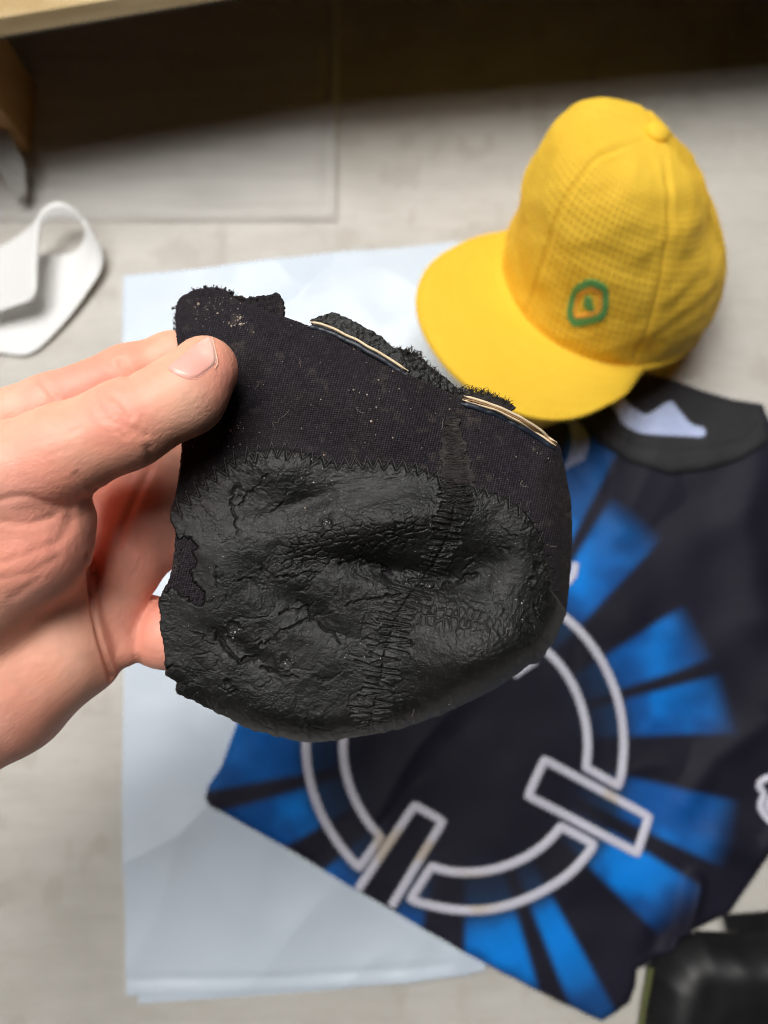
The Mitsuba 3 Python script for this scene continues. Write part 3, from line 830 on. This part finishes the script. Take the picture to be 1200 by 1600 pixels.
def rubber_disp(a, b):
    """Relief of the rubber in plane steps (0.195 mm): stretched skin, bricked cracks, cracks and pits."""
    warp = 12 * (np_fbm(a / 40, b / 40, 2, 70) - .5); warp2 = 12 * (np_fbm(a / 40 + 9, b / 40, 2, 71) - .5)
    A, B = a + warp, b + warp2
    z = 3.2 * (np_fbm(A / 26, B / 26, 4, 72) - .5) + 1.6 * (np_fbm(A / 8, B / 8, 3, 73) - .5)
    # fine stretched lines over the ridge
    w2 = gau(a, b, 570, 775, 130, 42, -8)
    z = z * (1 - .6 * w2) + w2 * 2.0 * (ridged(A / 55, (B + .22 * A) / 6.5, 74) - .5)
    # bricks on and below the ridge
    rot = math.radians(-12)
    X, Y = A * math.cos(rot) + B * math.sin(rot), -A * math.sin(rot) + B * math.cos(rot)
    X2, Y2 = X + 14 * (np_fbm(a / 14, b / 14, 3, 171) - .5), Y + 12 * (np_fbm(a / 14, b / 14, 3, 172) - .5)
    d1, d2 = worley(X2 / 16, Y2 / 10.0, 3.0)
    w3 = np.clip(1.2 * gau(a, b, 590, 832, 140, 36, -8) + .7 * gau(a, b, 470, 875, 70, 36, -15), 0, 1) * sst(.22, .5, np_fbm(a / 26, b / 26, 2, 173))
    br = sst(.02, .26, d2 - d1)
    z = z * (1 - .4 * w3) + w3 * 2.3 * (br - .6) * (.4 + .9 * np_noise(A / 12, B / 10, 75))
    w4 = gau(a, b, 590, 890, 110, 34, 4)
    z += w4 * 2.4 * (ridged(X2 / 30, Y2 / 12, 175) - .5)
    # crumpled skin at the upper left
    w1 = gau(a, b, 455, 750, 85, 45, 20)
    z = z + w1 * 2.4 * (ridged(A / 24, B / 11, 76) - .45)
    # skin of the right patch, in arcs round its hollow
    r = np.hypot((A - 745), (B - 900) * .9); th = np.arctan2(B - 900, A - 745)
    w5 = sst(690, 730, a) * sst(20, 60, r)
    z = z * (1 - .55 * w5) + w5 * (1.25 * (ridged(th * 5.5, r / 6.5, 77) - .5) + 1.2 * (ridged(th * 9, r / 15, 78) - .5))
    w7 = gau(a, b, 700, 960, 75, 22, 6)
    d1, d2 = worley((A + .3 * B) / 11, B / 15, 8.0)
    z += w7 * 2.6 * (sst(.02, .35, d2 - d1) - .6)
    w8 = gau(a, b, 760, 990, 40, 30, 40)
    z += w8 * 2.2 * (ridged((A + B) / 26, (A - B) / 9, 80) - .5)
    # puckers across the seam
    ds = line_d(a, b, SEAM)
    sl_ = shapely.line_locate_point(LineString(SEAM), shapely.points(a, b))
    w6 = np.exp(-(ds / 25)**4)
    wav = (sl_ + .10 * (a - 640) + 9 * (np_fbm(a / 22, b / 16, 2, 79) - .5)) / (9.5 + 3 * sst(200, 260, sl_))
    rib = 1 - np.abs(np.sin(np.pi * wav))**.8
    z = z * (1 - .75 * w6) + w6 * (2.6 - (4.0 - 1.6 * sst(200, 260, sl_)) * (rib - .35) * (.35 + np_noise(a / 17, b / 13, 78))) + w6 * 1.6 * (ridged(A / 30, (B - .12 * A) / 7.0, 79, 2) - .5)
    dg = GROOVE.query(np.column_stack([a, b]), distance_upper_bound=12)[0]
    dg = np.where(np.isfinite(dg), dg, 99)
    z += -3.0 * (.4 + np_noise(a / 15, b / 15, 190)) * np.exp(-(dg / 1.7)**2) + .6 * np.exp(-((dg - 4.2) / 2.0)**2)
    # hairline cracks in the dried skin
    ca, cb = a + 9 * (np_fbm(a / 11, b / 11, 3, 201) - .5), b + 9 * (np_fbm(a / 11, b / 11, 3, 202) - .5)
    calm = 1 - np.clip(.9 * gau(a, b, 570, 775, 150, 45, -6) + .85 * gau(a, b, 700, 1050, 70, 45) + .6 * gau(a, b, 790, 850, 40, 60) + .5 * gau(a, b, 320, 860, 40, 50), 0, .92)
    for sc_, sx_, th_, dp_, sd_ in ((22, 1.5, .955, 2.6, 203), (11, 1.3, .95, 1.5, 205), (34, 1.0, .975, 3.2, 207)):
        rn = 1 - np.abs(2 * np_noise((ca * .97 + cb * .25) / (sc_ * sx_), (cb * .97 - ca * .25) / sc_, sd_) - 1)
        z -= .36 * dp_ * calm * sst(th_ - .05, th_ + .02, rn) * sst(.45, .62, np_fbm(a / 30, b / 30, 2, sd_ + 1))
    z += (.3 + .5 * calm) * (np_fbm(a / 3.2, b / 3.2, 2, 209) - .5)
    # flat calm places
    for cc in ((330, 860, 45, 40), (490, 1020, 50, 30), (690, 1060, 50, 28), (310, 960, 36, 40)):
        z *= 1 - .5 * gau(a, b, *cc)
    wa, wb = a + 11 * (np_fbm(a / 9, b / 9, 3, 180) - .5), b + 11 * (np_fbm(a / 9, b / 9, 3, 181) - .5)
    for pts, dp, wd in CRACKS:
        q_ = np.array(pts)
        on = (a > q_[:, 0].min() - 25) & (a < q_[:, 0].max() + 25) & (b > q_[:, 1].min() - 25) & (b < q_[:, 1].max() + 25)
        if not on.any():
            continue
        dd = line_d(wa[on], wb[on], pts)
        z[on] += -dp * 2.4 * (.35 + 1.1 * np_noise(a[on] / 10, b[on] / 10, 182)) * np.exp(-(dd / (wd * .5))**2) + .6 * dp * np.exp(-(dd / (wd * 3.2))**2) * (np_noise(a[on] / 18, b[on] / 18, 183) - .45)
    for x, y, r_ in PITS:
        dd = np.hypot(a - x, b - y)
        z += -3.4 * np.exp(-(dd / r_)**2) + 2.4 * np.exp(-((dd - 1.6 * r_) / (.5 * r_))**2) * (np_noise(a / 4, b / 4, 81) - .1)
    return z


def patch_top(poly):
    rim = cKDTree(np.asarray(poly.segmentize(1.5).exterior.coords))

    def top(a, b):
        s = rim.query(np.column_stack([a, b]))[0]
        k_ = np.clip(s / 4.5, 0, 1)
        ease = k_ * (2 - k_)
        return h_surf(a, b) + .0009 * ease + S * rubber_disp(a, b) * (.25 + .75 * ease) * .98 + .0002
    return top


for poly, lab in ((lp, 'large cracked black rubber patch on the left of the seam'), (rp, 'cracked black rubber patch on the right of the seam')):
    w, f, uv = held_slab(poly, 1.2, patch_top(poly), .0016, False)
    add('fabric_scrap__rubber_patch', (w, f), 'rubber_bsdf', uv=uv, label=lab)
w, f, uv = held_slab(worn.intersection(SP.buffer(-2)), 1.0, lambda a, b: h_surf(a, b) + .0003 + .0006 * np_noise(a / 2.2, b / 2.2, 5), .0006, False)
add('fabric_scrap__worn_spot', (w, f), 'knit_bsdf', uv=uv, label='bare worn spot of fuzzy fabric at the left edge')
# puckered brown-black upper end of the seam
sp = ragged(Polygon(smooth_path([(696, 655), (712, 650), (722, 690), (732, 735), (738, 768), (690, 768), (688, 735), (690, 690)], 5, True)), 10, 7, 91)
w, f, uv = held_slab(sp, 1.2, lambda a, b: h_surf(a, b) + .0003 + S * (5.5 * (ridged(a / 22, (b - .15 * a) / 6.0, 93, 3) - .35)) * np.exp(-((a - 708) / 13)**2), .001, False)
add('fabric_scrap__frayed_seam', (w, f), 'seam_bsdf', uv=uv)

top_l, top_r = patch_top(lp), patch_top(rp)


def skin_h_at(a, b):
    """Height of what lies uppermost on the scrap."""
    z = h_surf(a, b)
    il, ir = shapely.contains_xy(lp, a, b), shapely.contains_xy(rp, a, b)
    if il.any():
        z[il] = top_l(a[il], b[il])
    if ir.any():
        z[ir] = top_r(a[ir], b[ir])
    return z


def thread(pts, r=.00028, lift=.00012, sides=6):
    p = np.asarray(pts, float)
    p = np.asarray(LineString(p).segmentize(2.2).coords)
    q = skin_h_at(p[:, 0], p[:, 1])
    q = np.convolve(np.pad(q, 2, 'edge'), np.ones(5) / 5, 'valid')
    return tube(held(p[:, 0], p[:, 1], q + lift), r, sides, up=-FW)


for z_ in (zz, zz2, zz3):
    z_ = [p for p in z_ if SP.buffer(-3).contains(shapely.Point(*p))]
    add('fabric_scrap__zigzag_stitch', thread(z_, .00025, .00014), 'thread_bsdf')
add('fabric_scrap__seam_stitch', join([thread(z_, .00020, .00004) for z_ in zz4]), 'thread_bsdf')

# cream piping along the upper edge, with the navy band under it
def strip(pts, r, lift, flat=1.0, name='cream_piping', mat='cream_bsdf'):
    p = smooth_path(pts, 8)
    hh = h_surf(p[:, 0], p[:, 1]) + lift
    hh = hh + .00035 * (np_noise(p[:, 0] / 14, p[:, 1] / 14, 7) - .5); p = p + np.column_stack([0 * hh, 2.2 * (np_noise(p[:, 0] / 18, p[:, 1] / 18, 8) - .5)])
    n_ = len(p); tap = np.clip(np.minimum(np.arange(n_), np.arange(n_)[::-1]) / 3.0, .3, 1)
    add('fabric_scrap__' + name, tube(held(p[:, 0], p[:, 1], hh), r * tap, 8, flat=flat, up=-FW), mat)


L1 = np.array([(482, 507), (505, 512), (530, 522), (560, 538), (600, 561), (636, 583)])
L2 = np.array([(722, 622), (745, 629), (775, 639), (810, 655), (845, 674), (873, 691)])
strip(L1 + [2, -1], .00042, .0006)
strip(L1 + [-1, 5], .0008, .0003, .6, 'navy_band', 'navy_bsdf')
strip(L2 + [1, -1.5], .00044, .0008)
strip(L2 + [0, 2.0], .00032, .0008, 1, 'tan_line', 'tan_bsdf')
strip(L2 + [-1, 4], .00040, .0006)
strip(L2 + [-3, 10], .0009, .0003, .6, 'navy_band', 'navy_bsdf')


# layers behind the upper edge
def back(pts, h0, name, mat, seed, amp=4, bumps=1.0):
    pts = [600, 800] + (np.array(pts, float) - [600, 800]) * (D - h0) / D
    pl = ragged(Polygon(smooth_path(pts, 6, True)).buffer(0), amp, 7, seed)
    w, f, uv = held_slab(pl, 2.0, lambda a, b: h0 + S * bumps * (5 * (np_fbm(a / 22, b / 22, 3, seed) - .5) + 4 * (np_fbm(a / 5, b / 5, 2, seed + 1) - .5)), .0022)
    add('fabric_scrap__' + name, (w, f), mat, uv=uv)
    return pl


f1 = back([(335, 452), (365, 462), (400, 463), (432, 458), (442, 470), (445, 500), (430, 520), (360, 500)], -.006, 'back_flap', 'knit_bsdf', 111)
f2 = back([(485, 505), (508, 492), (522, 488), (545, 498), (580, 516), (612, 540), (628, 552), (640, 600), (600, 600), (540, 560)], -.007, 'inner_rubber', 'rubber_bsdf', 121, 3)
f3 = back([(610, 552), (640, 548), (680, 578), (706, 598), (735, 622), (770, 650), (720, 660), (650, 620)], -.010, 'inner_rubber', 'rubber_bsdf', 131, 4, 1.6)
f4 = back([(700, 618), (730, 612), (765, 617), (798, 630), (804, 642), (780, 655), (720, 648)], -.010, 'inner_fabric', 'fuzz_bsdf', 141, 5, 1.6)


# frayed fibres, crumbs of lint, glints
def fibres(pts, n, ln, h0, seed, r=.00007, clump=True):
    g = np.random.default_rng(seed); ls = LineString(smooth_path(pts, 6)); out = []
    for _ in range(n):
        s_ = g.uniform(0, ls.length); p = np.array(ls.interpolate(s_).coords[0]); q = np.array(ls.interpolate(min(s_ + 1, ls.length)).coords[0])
        t_ = q - p; t_ /= np.linalg.norm(t_) + 1e-9; nn = np.array([t_[1], -t_[0]])
        L_ = ln * g.uniform(.4, 1.3); bend = g.normal(0, .5, 2)
        pts_ = [p - nn * 3 + g.normal(0, 1.5, 2), p + nn * L_ * .5 + bend * L_ * .3, p + (nn + t_ * g.normal(0, .5)) * L_ + bend * L_ * .6]
        c_ = smooth_path(pts_, 4)
        z_ = h0 + np.linspace(0, g.normal(0, .0008), len(c_))
        out.append(tube(held(c_[:, 0], c_[:, 1], z_), r * np.linspace(1.3, .6, len(c_)), 4, up=-FW))
        if clump and g.random() < .9:
            e_ = c_[-1] + g.normal(0, 1, 2)
            m_ = trimesh.creation.icosphere(subdivisions=1, radius=1.0)
            out.append((held(*e_, z_[-1]) + m_.vertices * g.uniform(.00012, .00042) * g.uniform(.6, 1.3, (len(m_.vertices), 1)), m_.faces))
    return out


g0 = np.random.default_rng(88)
fz = fibres([(274, 520), (272, 480), (290, 457), (318, 447), (352, 451), (372, 466)], 110, 3.2, -.004, 1, .00018)
fz += fibres([(274, 520), (272, 480), (290, 457), (318, 447), (352, 451), (372, 466)], 40, 6, -.004, 12, .00007, clump=False)
fz += fibres([(360, 462), (400, 461), (432, 458)], 30, 4, -.006, 2, .00014)
fz += fibres([(600, 527), (625, 538), (645, 538), (665, 550)], 60, 5, -.009, 3, .00012, clump=False)
fz += fibres([(705, 607), (735, 604), (770, 610), (806, 628)], 220, 7, -.010, 4, .00010, clump=False)
fz += fibres([(640, 548), (672, 560), (700, 592)], 40, 5, -.010, 5, .00012, clump=False)
fz += fibres([(889, 930), (878, 975), (852, 1022), (822, 1044), (760, 1085)][::1], 50, 5, -.011, 6)
fz += fibres([(620, 1140), (700, 1113), (660, 1128)], 16, 7, -.012, 7, clump=False)
for k_ in range(110):
    y_ = g0.uniform(655, 790) if k_ else 660
    x_ = 705 + (y_ - 655) * .06; hw = g0.uniform(6, 13) + (y_ - 655) * .10; sl = g0.normal(0, .25)
    c_ = smooth_path([(x_ - hw, y_ - hw * sl + g0.normal(0, 2)), (x_ + g0.normal(0, 3), y_ + g0.normal(0, 2)), (x_ + hw, y_ + hw * sl + g0.normal(0, 2))], 5)
    fz.append(tube(held(c_[:, 0], c_[:, 1], skin_h_at(c_[:, 0], c_[:, 1]) + np.array([.0001, *([.0006] * (len(c_) - 2)), .0001])), .00009, 4, up=-FW))
add('fabric_scrap__frayed_fibre', join(fz), 'fuzz_bsdf', kind='stuff')


def crumbs(n, box_, rad, seed, dense=None):
    g = np.random.default_rng(seed); out = []
    while len(out) < n:
        a, b = g.uniform(box_[0], box_[2]), g.uniform(box_[1], box_[3])
        if dense is not None and g.random() < .6:
            c_ = dense[g.integers(len(dense))]; a, b = g.normal(c_[0], c_[2]), g.normal(c_[1], c_[2])
        if not SP.buffer(-4).contains(shapely.Point(a, b)):
            continue
        z_ = skin_h_at(np.array([a]), np.array([b]))[0]
        m_ = trimesh.creation.icosphere(subdivisions=1, radius=1.0)
        r_ = rad * np.exp(g.normal(0, .45))
        vv_ = m_.vertices * g.uniform(.5, 1.5, (len(m_.vertices), 1)) * [g.uniform(.7, 1.8), g.uniform(.7, 1.8), .7]
        out.append((held(a, b, z_) + vv_ * r_, m_.faces))
    return join(out)


add('fabric_scrap__lint', crumbs(230, (275, 455, 890, 760), .00010, 5, [(372, 500, 9), (345, 470, 12), (310, 480, 12), (372, 676, 14), (500, 620, 60), (790, 700, 50), (610, 650, 50), (375, 500, 6)]), 'lint_bsdf', smooth=False, kind='stuff')
add('fabric_scrap__dust', crumbs(150, (260, 730, 880, 1140), .00006, 9, [(520, 740, 30), (365, 985, 6), (448, 1031, 5), (514, 817, 4), (640, 900, 60), (830, 940, 20), (585, 1040, 20)]), 'glint_bsdf', smooth=False, kind='stuff')
hair = []
g = np.random.default_rng(77)
for a, b, L_ in ((430, 668, 40), (780, 985, 22), (644, 1120, 16), (560, 640, 18), (690, 655, 20), (470, 565, 14), (400, 610, 16), (820, 760, 18), (850, 850, 20), (355, 620, 12)):
    t0_ = g.uniform(0, 6.28); c_ = [np.array([a, b], float)]
    for _ in range(6):
        t0_ += g.normal(0, .7); c_.append(c_[-1] + L_ / 6 * np.array([math.cos(t0_), math.sin(t0_)]))
    c_ = smooth_path(c_, 4)
    hair.append(tube(held(c_[:, 0], c_[:, 1], skin_h_at(c_[:, 0], c_[:, 1]) + .0003), .00004, 4, up=-FW))
add('fabric_scrap__loose_hair', join(hair), 'lint_bsdf', kind='stuff')
labels['fabric_scrap'] = {'label': 'torn black knit fabric piece with cracked rubber patches and zigzag seams held in the hand', 'category': 'fabric scrap'}


# ------------------------------------------------------------------ the hand
def cone(p, a, b, ra, rb):
    """Signed distance of a rounded cone."""
    ba = b - a; l2 = ba @ ba; rr = ra - rb; a2 = l2 - rr * rr; il2 = 1 / l2
    pa = p - a; y = pa @ ba; z = y - l2
    x2 = ((pa * l2 - y[..., None] * ba)**2).sum(-1); y2 = y * y * l2; z2 = z * z * l2
    k_ = np.sign(rr) * rr * rr * x2
    return np.where(np.sign(z) * a2 * z2 > k_, np.sqrt(x2 + z2) * il2 - rb, np.where(np.sign(y) * a2 * y2 < k_, np.sqrt(x2 + y2) * il2 - ra, (np.sqrt(np.maximum(x2 * a2 * il2, 0)) + y * rr) * il2 - ra))


def smin(d1, d2, k_):
    h_ = np.clip(.5 + .5 * (d2 - d1) / k_, 0, 1)
    return d2 * (1 - h_) + d1 * h_ - k_ * h_ * (1 - h_)


J = lambda x, y, d: at(x, y, d)
# each chain: joints (pixel, pixel, depth in metres) with radii in millimetres
CHAINS = {
    'thumb': [((320, 578, .2195), 9.6), ((289, 617, .2175), 11.0), ((196, 664, .2150), 12.0), ((100, 706, .2140), 12.8), ((0, 752, .2150), 15.5), ((-120, 850, .2230), 21.0)],
    'thenar': [((92, 812, .2225), 10.5), ((40, 848, .2235), 18.0), ((-60, 900, .2290), 24.0), ((-200, 960, .2450), 29.0)],
    'heel': [((90, 1020, .2460), 15.5), ((0, 1072, .2470), 23.0), ((-150, 1130, .2500), 29.0), ((-420, 1230, .2600), 30.0), ((-900, 1420, .2900), 36.0)],
    'palm': [((122, 905, .2500), 8.5), ((90, 930, .2470), 13.5), ((0, 965, .2470), 18.0), ((-100, 980, .2500), 24.0)],
    'palm_edge': [((142, 1030, .2500), 9.0), ((90, 1015, .2470), 15.0), ((20, 1020, .2470), 19.0)],
    'index': [((345, 553, .2560), 7.5), ((270, 560, .2550), 8.3), ((200, 584, .2520), 9.0), ((80, 633, .2480), 9.6), ((-80, 690, .2460), 11.5), ((-200, 740, .2480), 13.0)],
    'knuckles': [((236, 700, .2600), 12.0), ((226, 790, .2570), 13.5), ((198, 880, .2545), 11.5), ((180, 955, .2535), 9.0), ((189, 1008, .2530), 7.6)],
    'middle': [((360, 700, .2640), 8.0), ((270, 730, .2680), 9.5), ((180, 760, .2640), 11.0)],
    'ring': [((340, 800, .2640), 8.0), ((262, 836, .2650), 10.5), ((205, 860, .2640), 11.0)],
    'little': [((330, 985, .2560), 7.5), ((264, 990, .2580), 11.3), ((246, 992, .2590), 10.5)],
}
BL = {'thumb': .004, 'thenar': .006, 'heel': .003, 'palm': .012, 'palm_edge': .010, 'index': .003, 'knuckles': .0012, 'middle': .007, 'ring': .006, 'little': .0012}


def hand_sdf(p):
    d = None
    for name_, ch in CHAINS.items():
        dc = None
        for (j0, r0), (j1, r1) in zip(ch[:-1], ch[1:]):
            e_ = cone(p, J(*j0), J(*j1), r0 / 1000, r1 / 1000)
            dc = e_ if dc is None else smin(dc, e_, .0035)
        d = dc if d is None else smin(d, dc, BL[name_])
    return d


def surface_nets(F_, lo, h_):
    s_ = F_ < 0
    nx, ny, nz = F_.shape
    acc = np.zeros((nx - 1, ny - 1, nz - 1, 3)); cnt = np.zeros((nx - 1, ny - 1, nz - 1))
    cor = [(i, j, k_) for i in (0, 1) for j in (0, 1) for k_ in (0, 1)]
    sl = lambda c_: tuple(slice(c_[q], [nx, ny, nz][q] - 1 + c_[q]) for q in range(3))
    for i, c0 in enumerate(cor):
        for c1 in cor[i + 1:]:
            if sum(abs(x - y) for x, y in zip(c0, c1)) != 1:
                continue
            f0, f1 = F_[sl(c0)], F_[sl(c1)]
            m_ = (f0 < 0) != (f1 < 0)
            t_ = np.where(m_, f0 / np.where(m_, f0 - f1, 1), 0)
            for q in range(3):
                acc[..., q] += np.where(m_, c0[q] + t_ * (c1[q] - c0[q]), 0)
            cnt += m_
    on = cnt > 0
    idx = np.full(on.shape, -1); idx[on] = np.arange(on.sum())
    v = (np.argwhere(on) + acc[on] / cnt[on][:, None]) * h_ + lo
    faces = []
    for ax_ in range(3):
        a_ = [slice(None)] * 3; b_ = [slice(None)] * 3
        a_[ax_] = slice(0, -1); b_[ax_] = slice(1, None)
        s0, s1 = s_[tuple(a_)], s_[tuple(b_)]
        e_ = np.argwhere(s0 != s1)
        o1, o2 = [(1, 2), (2, 0), (0, 1)][ax_]
        e_ = e_[(e_[:, o1] > 0) & (e_[:, o2] > 0) & (e_[:, o1] < F_.shape[o1] - 1) & (e_[:, o2] < F_.shape[o2] - 1)]
        q_ = []
        for d1, d2 in ((1, 1), (0, 1), (0, 0), (1, 0)):
            c_ = e_.copy(); c_[:, o1] -= d1; c_[:, o2] -= d2
            q_.append(idx[tuple(c_.T)])
        q_ = np.stack(q_, 1)
        fl_ = s0[tuple(e_.T)]
        q_[~fl_] = q_[~fl_][:, ::-1]
        faces.append(q_)
    q_ = np.vstack(faces); q_ = q_[(q_ >= 0).all(1)]
    return v, np.vstack([q_[:, [0, 1, 2]], q_[:, [0, 2, 3]]])


js = np.array([J(*j) for c_ in CHAINS.values() for j, _ in c_])
lo = np.array([-.30, js[:, 1].min() - .03, js[:, 2].min() - .045]); hi = np.array([js[:, 0].max() + .02, js[:, 1].max() + .03, js[:, 2].max() + .03])
hs = .0013
ax_ = [np.arange(l_, h_, hs) for l_, h_ in zip(lo, hi)]
Fg = np.empty([len(x) for x in ax_], np.float32)
for i in range(0, len(ax_[0]), 12):
    Fg[i:i + 12] = hand_sdf(np.stack(np.meshgrid(ax_[0][i:i + 12], ax_[1], ax_[2], indexing='ij'), -1))
Fg[0] = np.abs(Fg[0]) + 1e-4
hv, hf = surface_nets(Fg, lo, hs)
hm = trimesh.Trimesh(hv, hf, process=False)
trimesh.smoothing.filter_taubin(hm, iterations=6)
# finer where the hand is in view
near = np.array(hm.vertices)[:, 0] > -.16
hm = trimesh.Trimesh(*trimesh.remesh.subdivide(hm.vertices, hm.faces, np.nonzero(near[hm.faces].all(1))[0]), process=True)


def trace(px, py, lift=0.0, d0=.17):
    """First points of the hand along sight lines of the photograph."""
    px, py = np.asarray(px, float), np.asarray(py, float)
    d = np.full(px.shape, d0)
    for _ in range(60):
        d += np.clip(hand_sdf(at(px, py, d)) - lift, -.004, .02) * .9
    return at(px, py, d)


CREASES = [([(234, 735), (207, 790), (186, 850)], .0007, .0014), ([(136, 868), (141, 930), (156, 1000), (175, 1060)], .0011, .0009), ([(150, 622), (158, 640), (185, 662), (205, 676), (228, 680)], .00026, .0010), ([(166, 612), (190, 628), (204, 650)], .0003, .0010), ([(145, 615), (160, 648), (178, 662)], .0002, .0007), ([(232, 700), (238, 716)], .0003, .0012),
           ([(120, 742), (132, 752), (146, 762), (160, 764)], .0002, .0009), ([(0, 782), (40, 776), (85, 790), (112, 794)], .0004, .0012), ([(0, 815), (50, 818), (85, 806)], .0003, .0011),
           ([(88, 852), (104, 830), (112, 812)], .0003, .0016), ([(60, 590), (75, 608), (86, 622)], .0005, .0012), ([(188, 566), (196, 580), (202, 588)], .0006, .0013), ([(165, 570), (185, 582)], .0002, .001),
           ([(0, 880), (40, 868), (80, 850)], .0002, .0012), ([(0, 905), (50, 895), (90, 872)], .0002, .0012), ([(20, 935), (60, 905)], .0002, .0014),
           ([(160, 655), (178, 672), (200, 684)], .00018, .0007), ([(175, 640), (196, 664), (218, 672)], .00018, .0007), ([(60, 690), (90, 680)], .0001, .0007), ([(100, 680), (130, 668)], .0001, .0007), ([(70, 715), (110, 700)], .0001, .0007)]
vv = np.array(hm.vertices)
disp = np.zeros(len(vv))
for pts, dp, wd in CREASES:
    c_ = smooth_path(pts, 12)
    q_ = trace(c_[:, 0], c_[:, 1])
    q_ = np.array(LineString(q_).segmentize(.0003).coords)
    d_ = cKDTree(q_).query(vv, distance_upper_bound=.008)[0]
    d_ = np.where(np.isfinite(d_), d_, 1)
    disp += -dp * np.exp(-(d_ / wd)**2) + dp * .10 * np.exp(-((d_ - 2.0 * wd) / wd)**2)
disp += .00016 * (meshkit.fbm(vv * 120, 3, 2) - .5) + .00006 * (meshkit.fbm(vv * [700, 1500, 900], 2, 5) - .5)
vv = vv + np.array(hm.vertex_normals) * disp[:, None]
red = np.zeros(len(vv))
for x, y, d, r_ in ((205, 830, .25, .034), (240, 980, .25, .02), (60, 860, .21, .03), (120, 600, .24, .02), (350, 590, .215, .010), (180, 660, .205, .012), (40, 780, .2, .02), (-20, 1120, .24, .03), (220, 700, .26, .02)):
    red = np.maximum(red, np.exp(-(np.linalg.norm(vv - at(x, y, d), axis=1) / r_)**2))
mott = meshkit.fbm(vv * 190, 3, 11)[:, None]
col = (1 - red[:, None]) * np.array([.82, .435, .300]) + red[:, None] * np.array([.83, .340, .250])
m2 = meshkit.fbm(vv * 60, 3, 15)[:, None]
col = col * (.88 + .24 * mott) * (1 + np.array([.0, -.16, -.22]) * (m2 - .45) * 2)
add('person', (vv, np.array(hm.faces)), 'skin_bsdf', color=col, label='bare left hand and wrist pinching the black fabric scrap between thumb and fingers', category='person')

# thumb nail: a thin curved plate sunk into the thumb's back
NQ = smooth_path([(263, 574), (272, 583), (292, 592), (306, 592), (322, 582), (336, 569), (337, 552), (331, 531), (322, 528), (300, 543), (280, 560)], 6, True)
ntree = Polygon(NQ)
pts, tri, nr = plan(ntree, 1.6)
rimt = cKDTree(NQ)
s_ = np.clip(rimt.query(pts)[0] / 6, 0, 1)
topn = np.array([trace(pts[:, 0], pts[:, 1], 0.0)])[0]
eps = 3e-4
nrm = np.stack([hand_sdf(topn + e_) - hand_sdf(topn - e_) for e_ in np.eye(3) * eps], -1); nrm /= np.linalg.norm(nrm, axis=1, keepdims=True)
tp = topn + nrm * (.00005 + .00055 * s_ * (2 - s_))[:, None]
bt = topn - nrm * .0006
n = len(pts); i = np.arange(nr); j = (i + 1) % nr
f = np.vstack([tri, np.stack([i, n + i, n + j], 1), np.stack([i, n + j, j], 1)])
axn = np.array([336, 545.]) - np.array([275, 575.]); axn_l = np.linalg.norm(axn); axn /= axn_l
uvn = np.column_stack([(pts - [275, 575.]) @ axn / axn_l, (pts - [275, 575.]) @ [-axn[1], axn[0]] / axn_l])
add('person__thumb_nail', (np.vstack([tp, bt]), f[:, ::-1]), 'nail_bsdf', uv=np.vstack([uvn, uvn]), label='short pale pink thumb nail')
e = smooth_path([(332, 527), (336, 545), (340, 566), (336, 576)], 8)
add('person__nail_edge', tube(trace(e[:, 0], e[:, 1],   .00015), .00022, 8, up=-FW), 'nail_edge_bsdf')
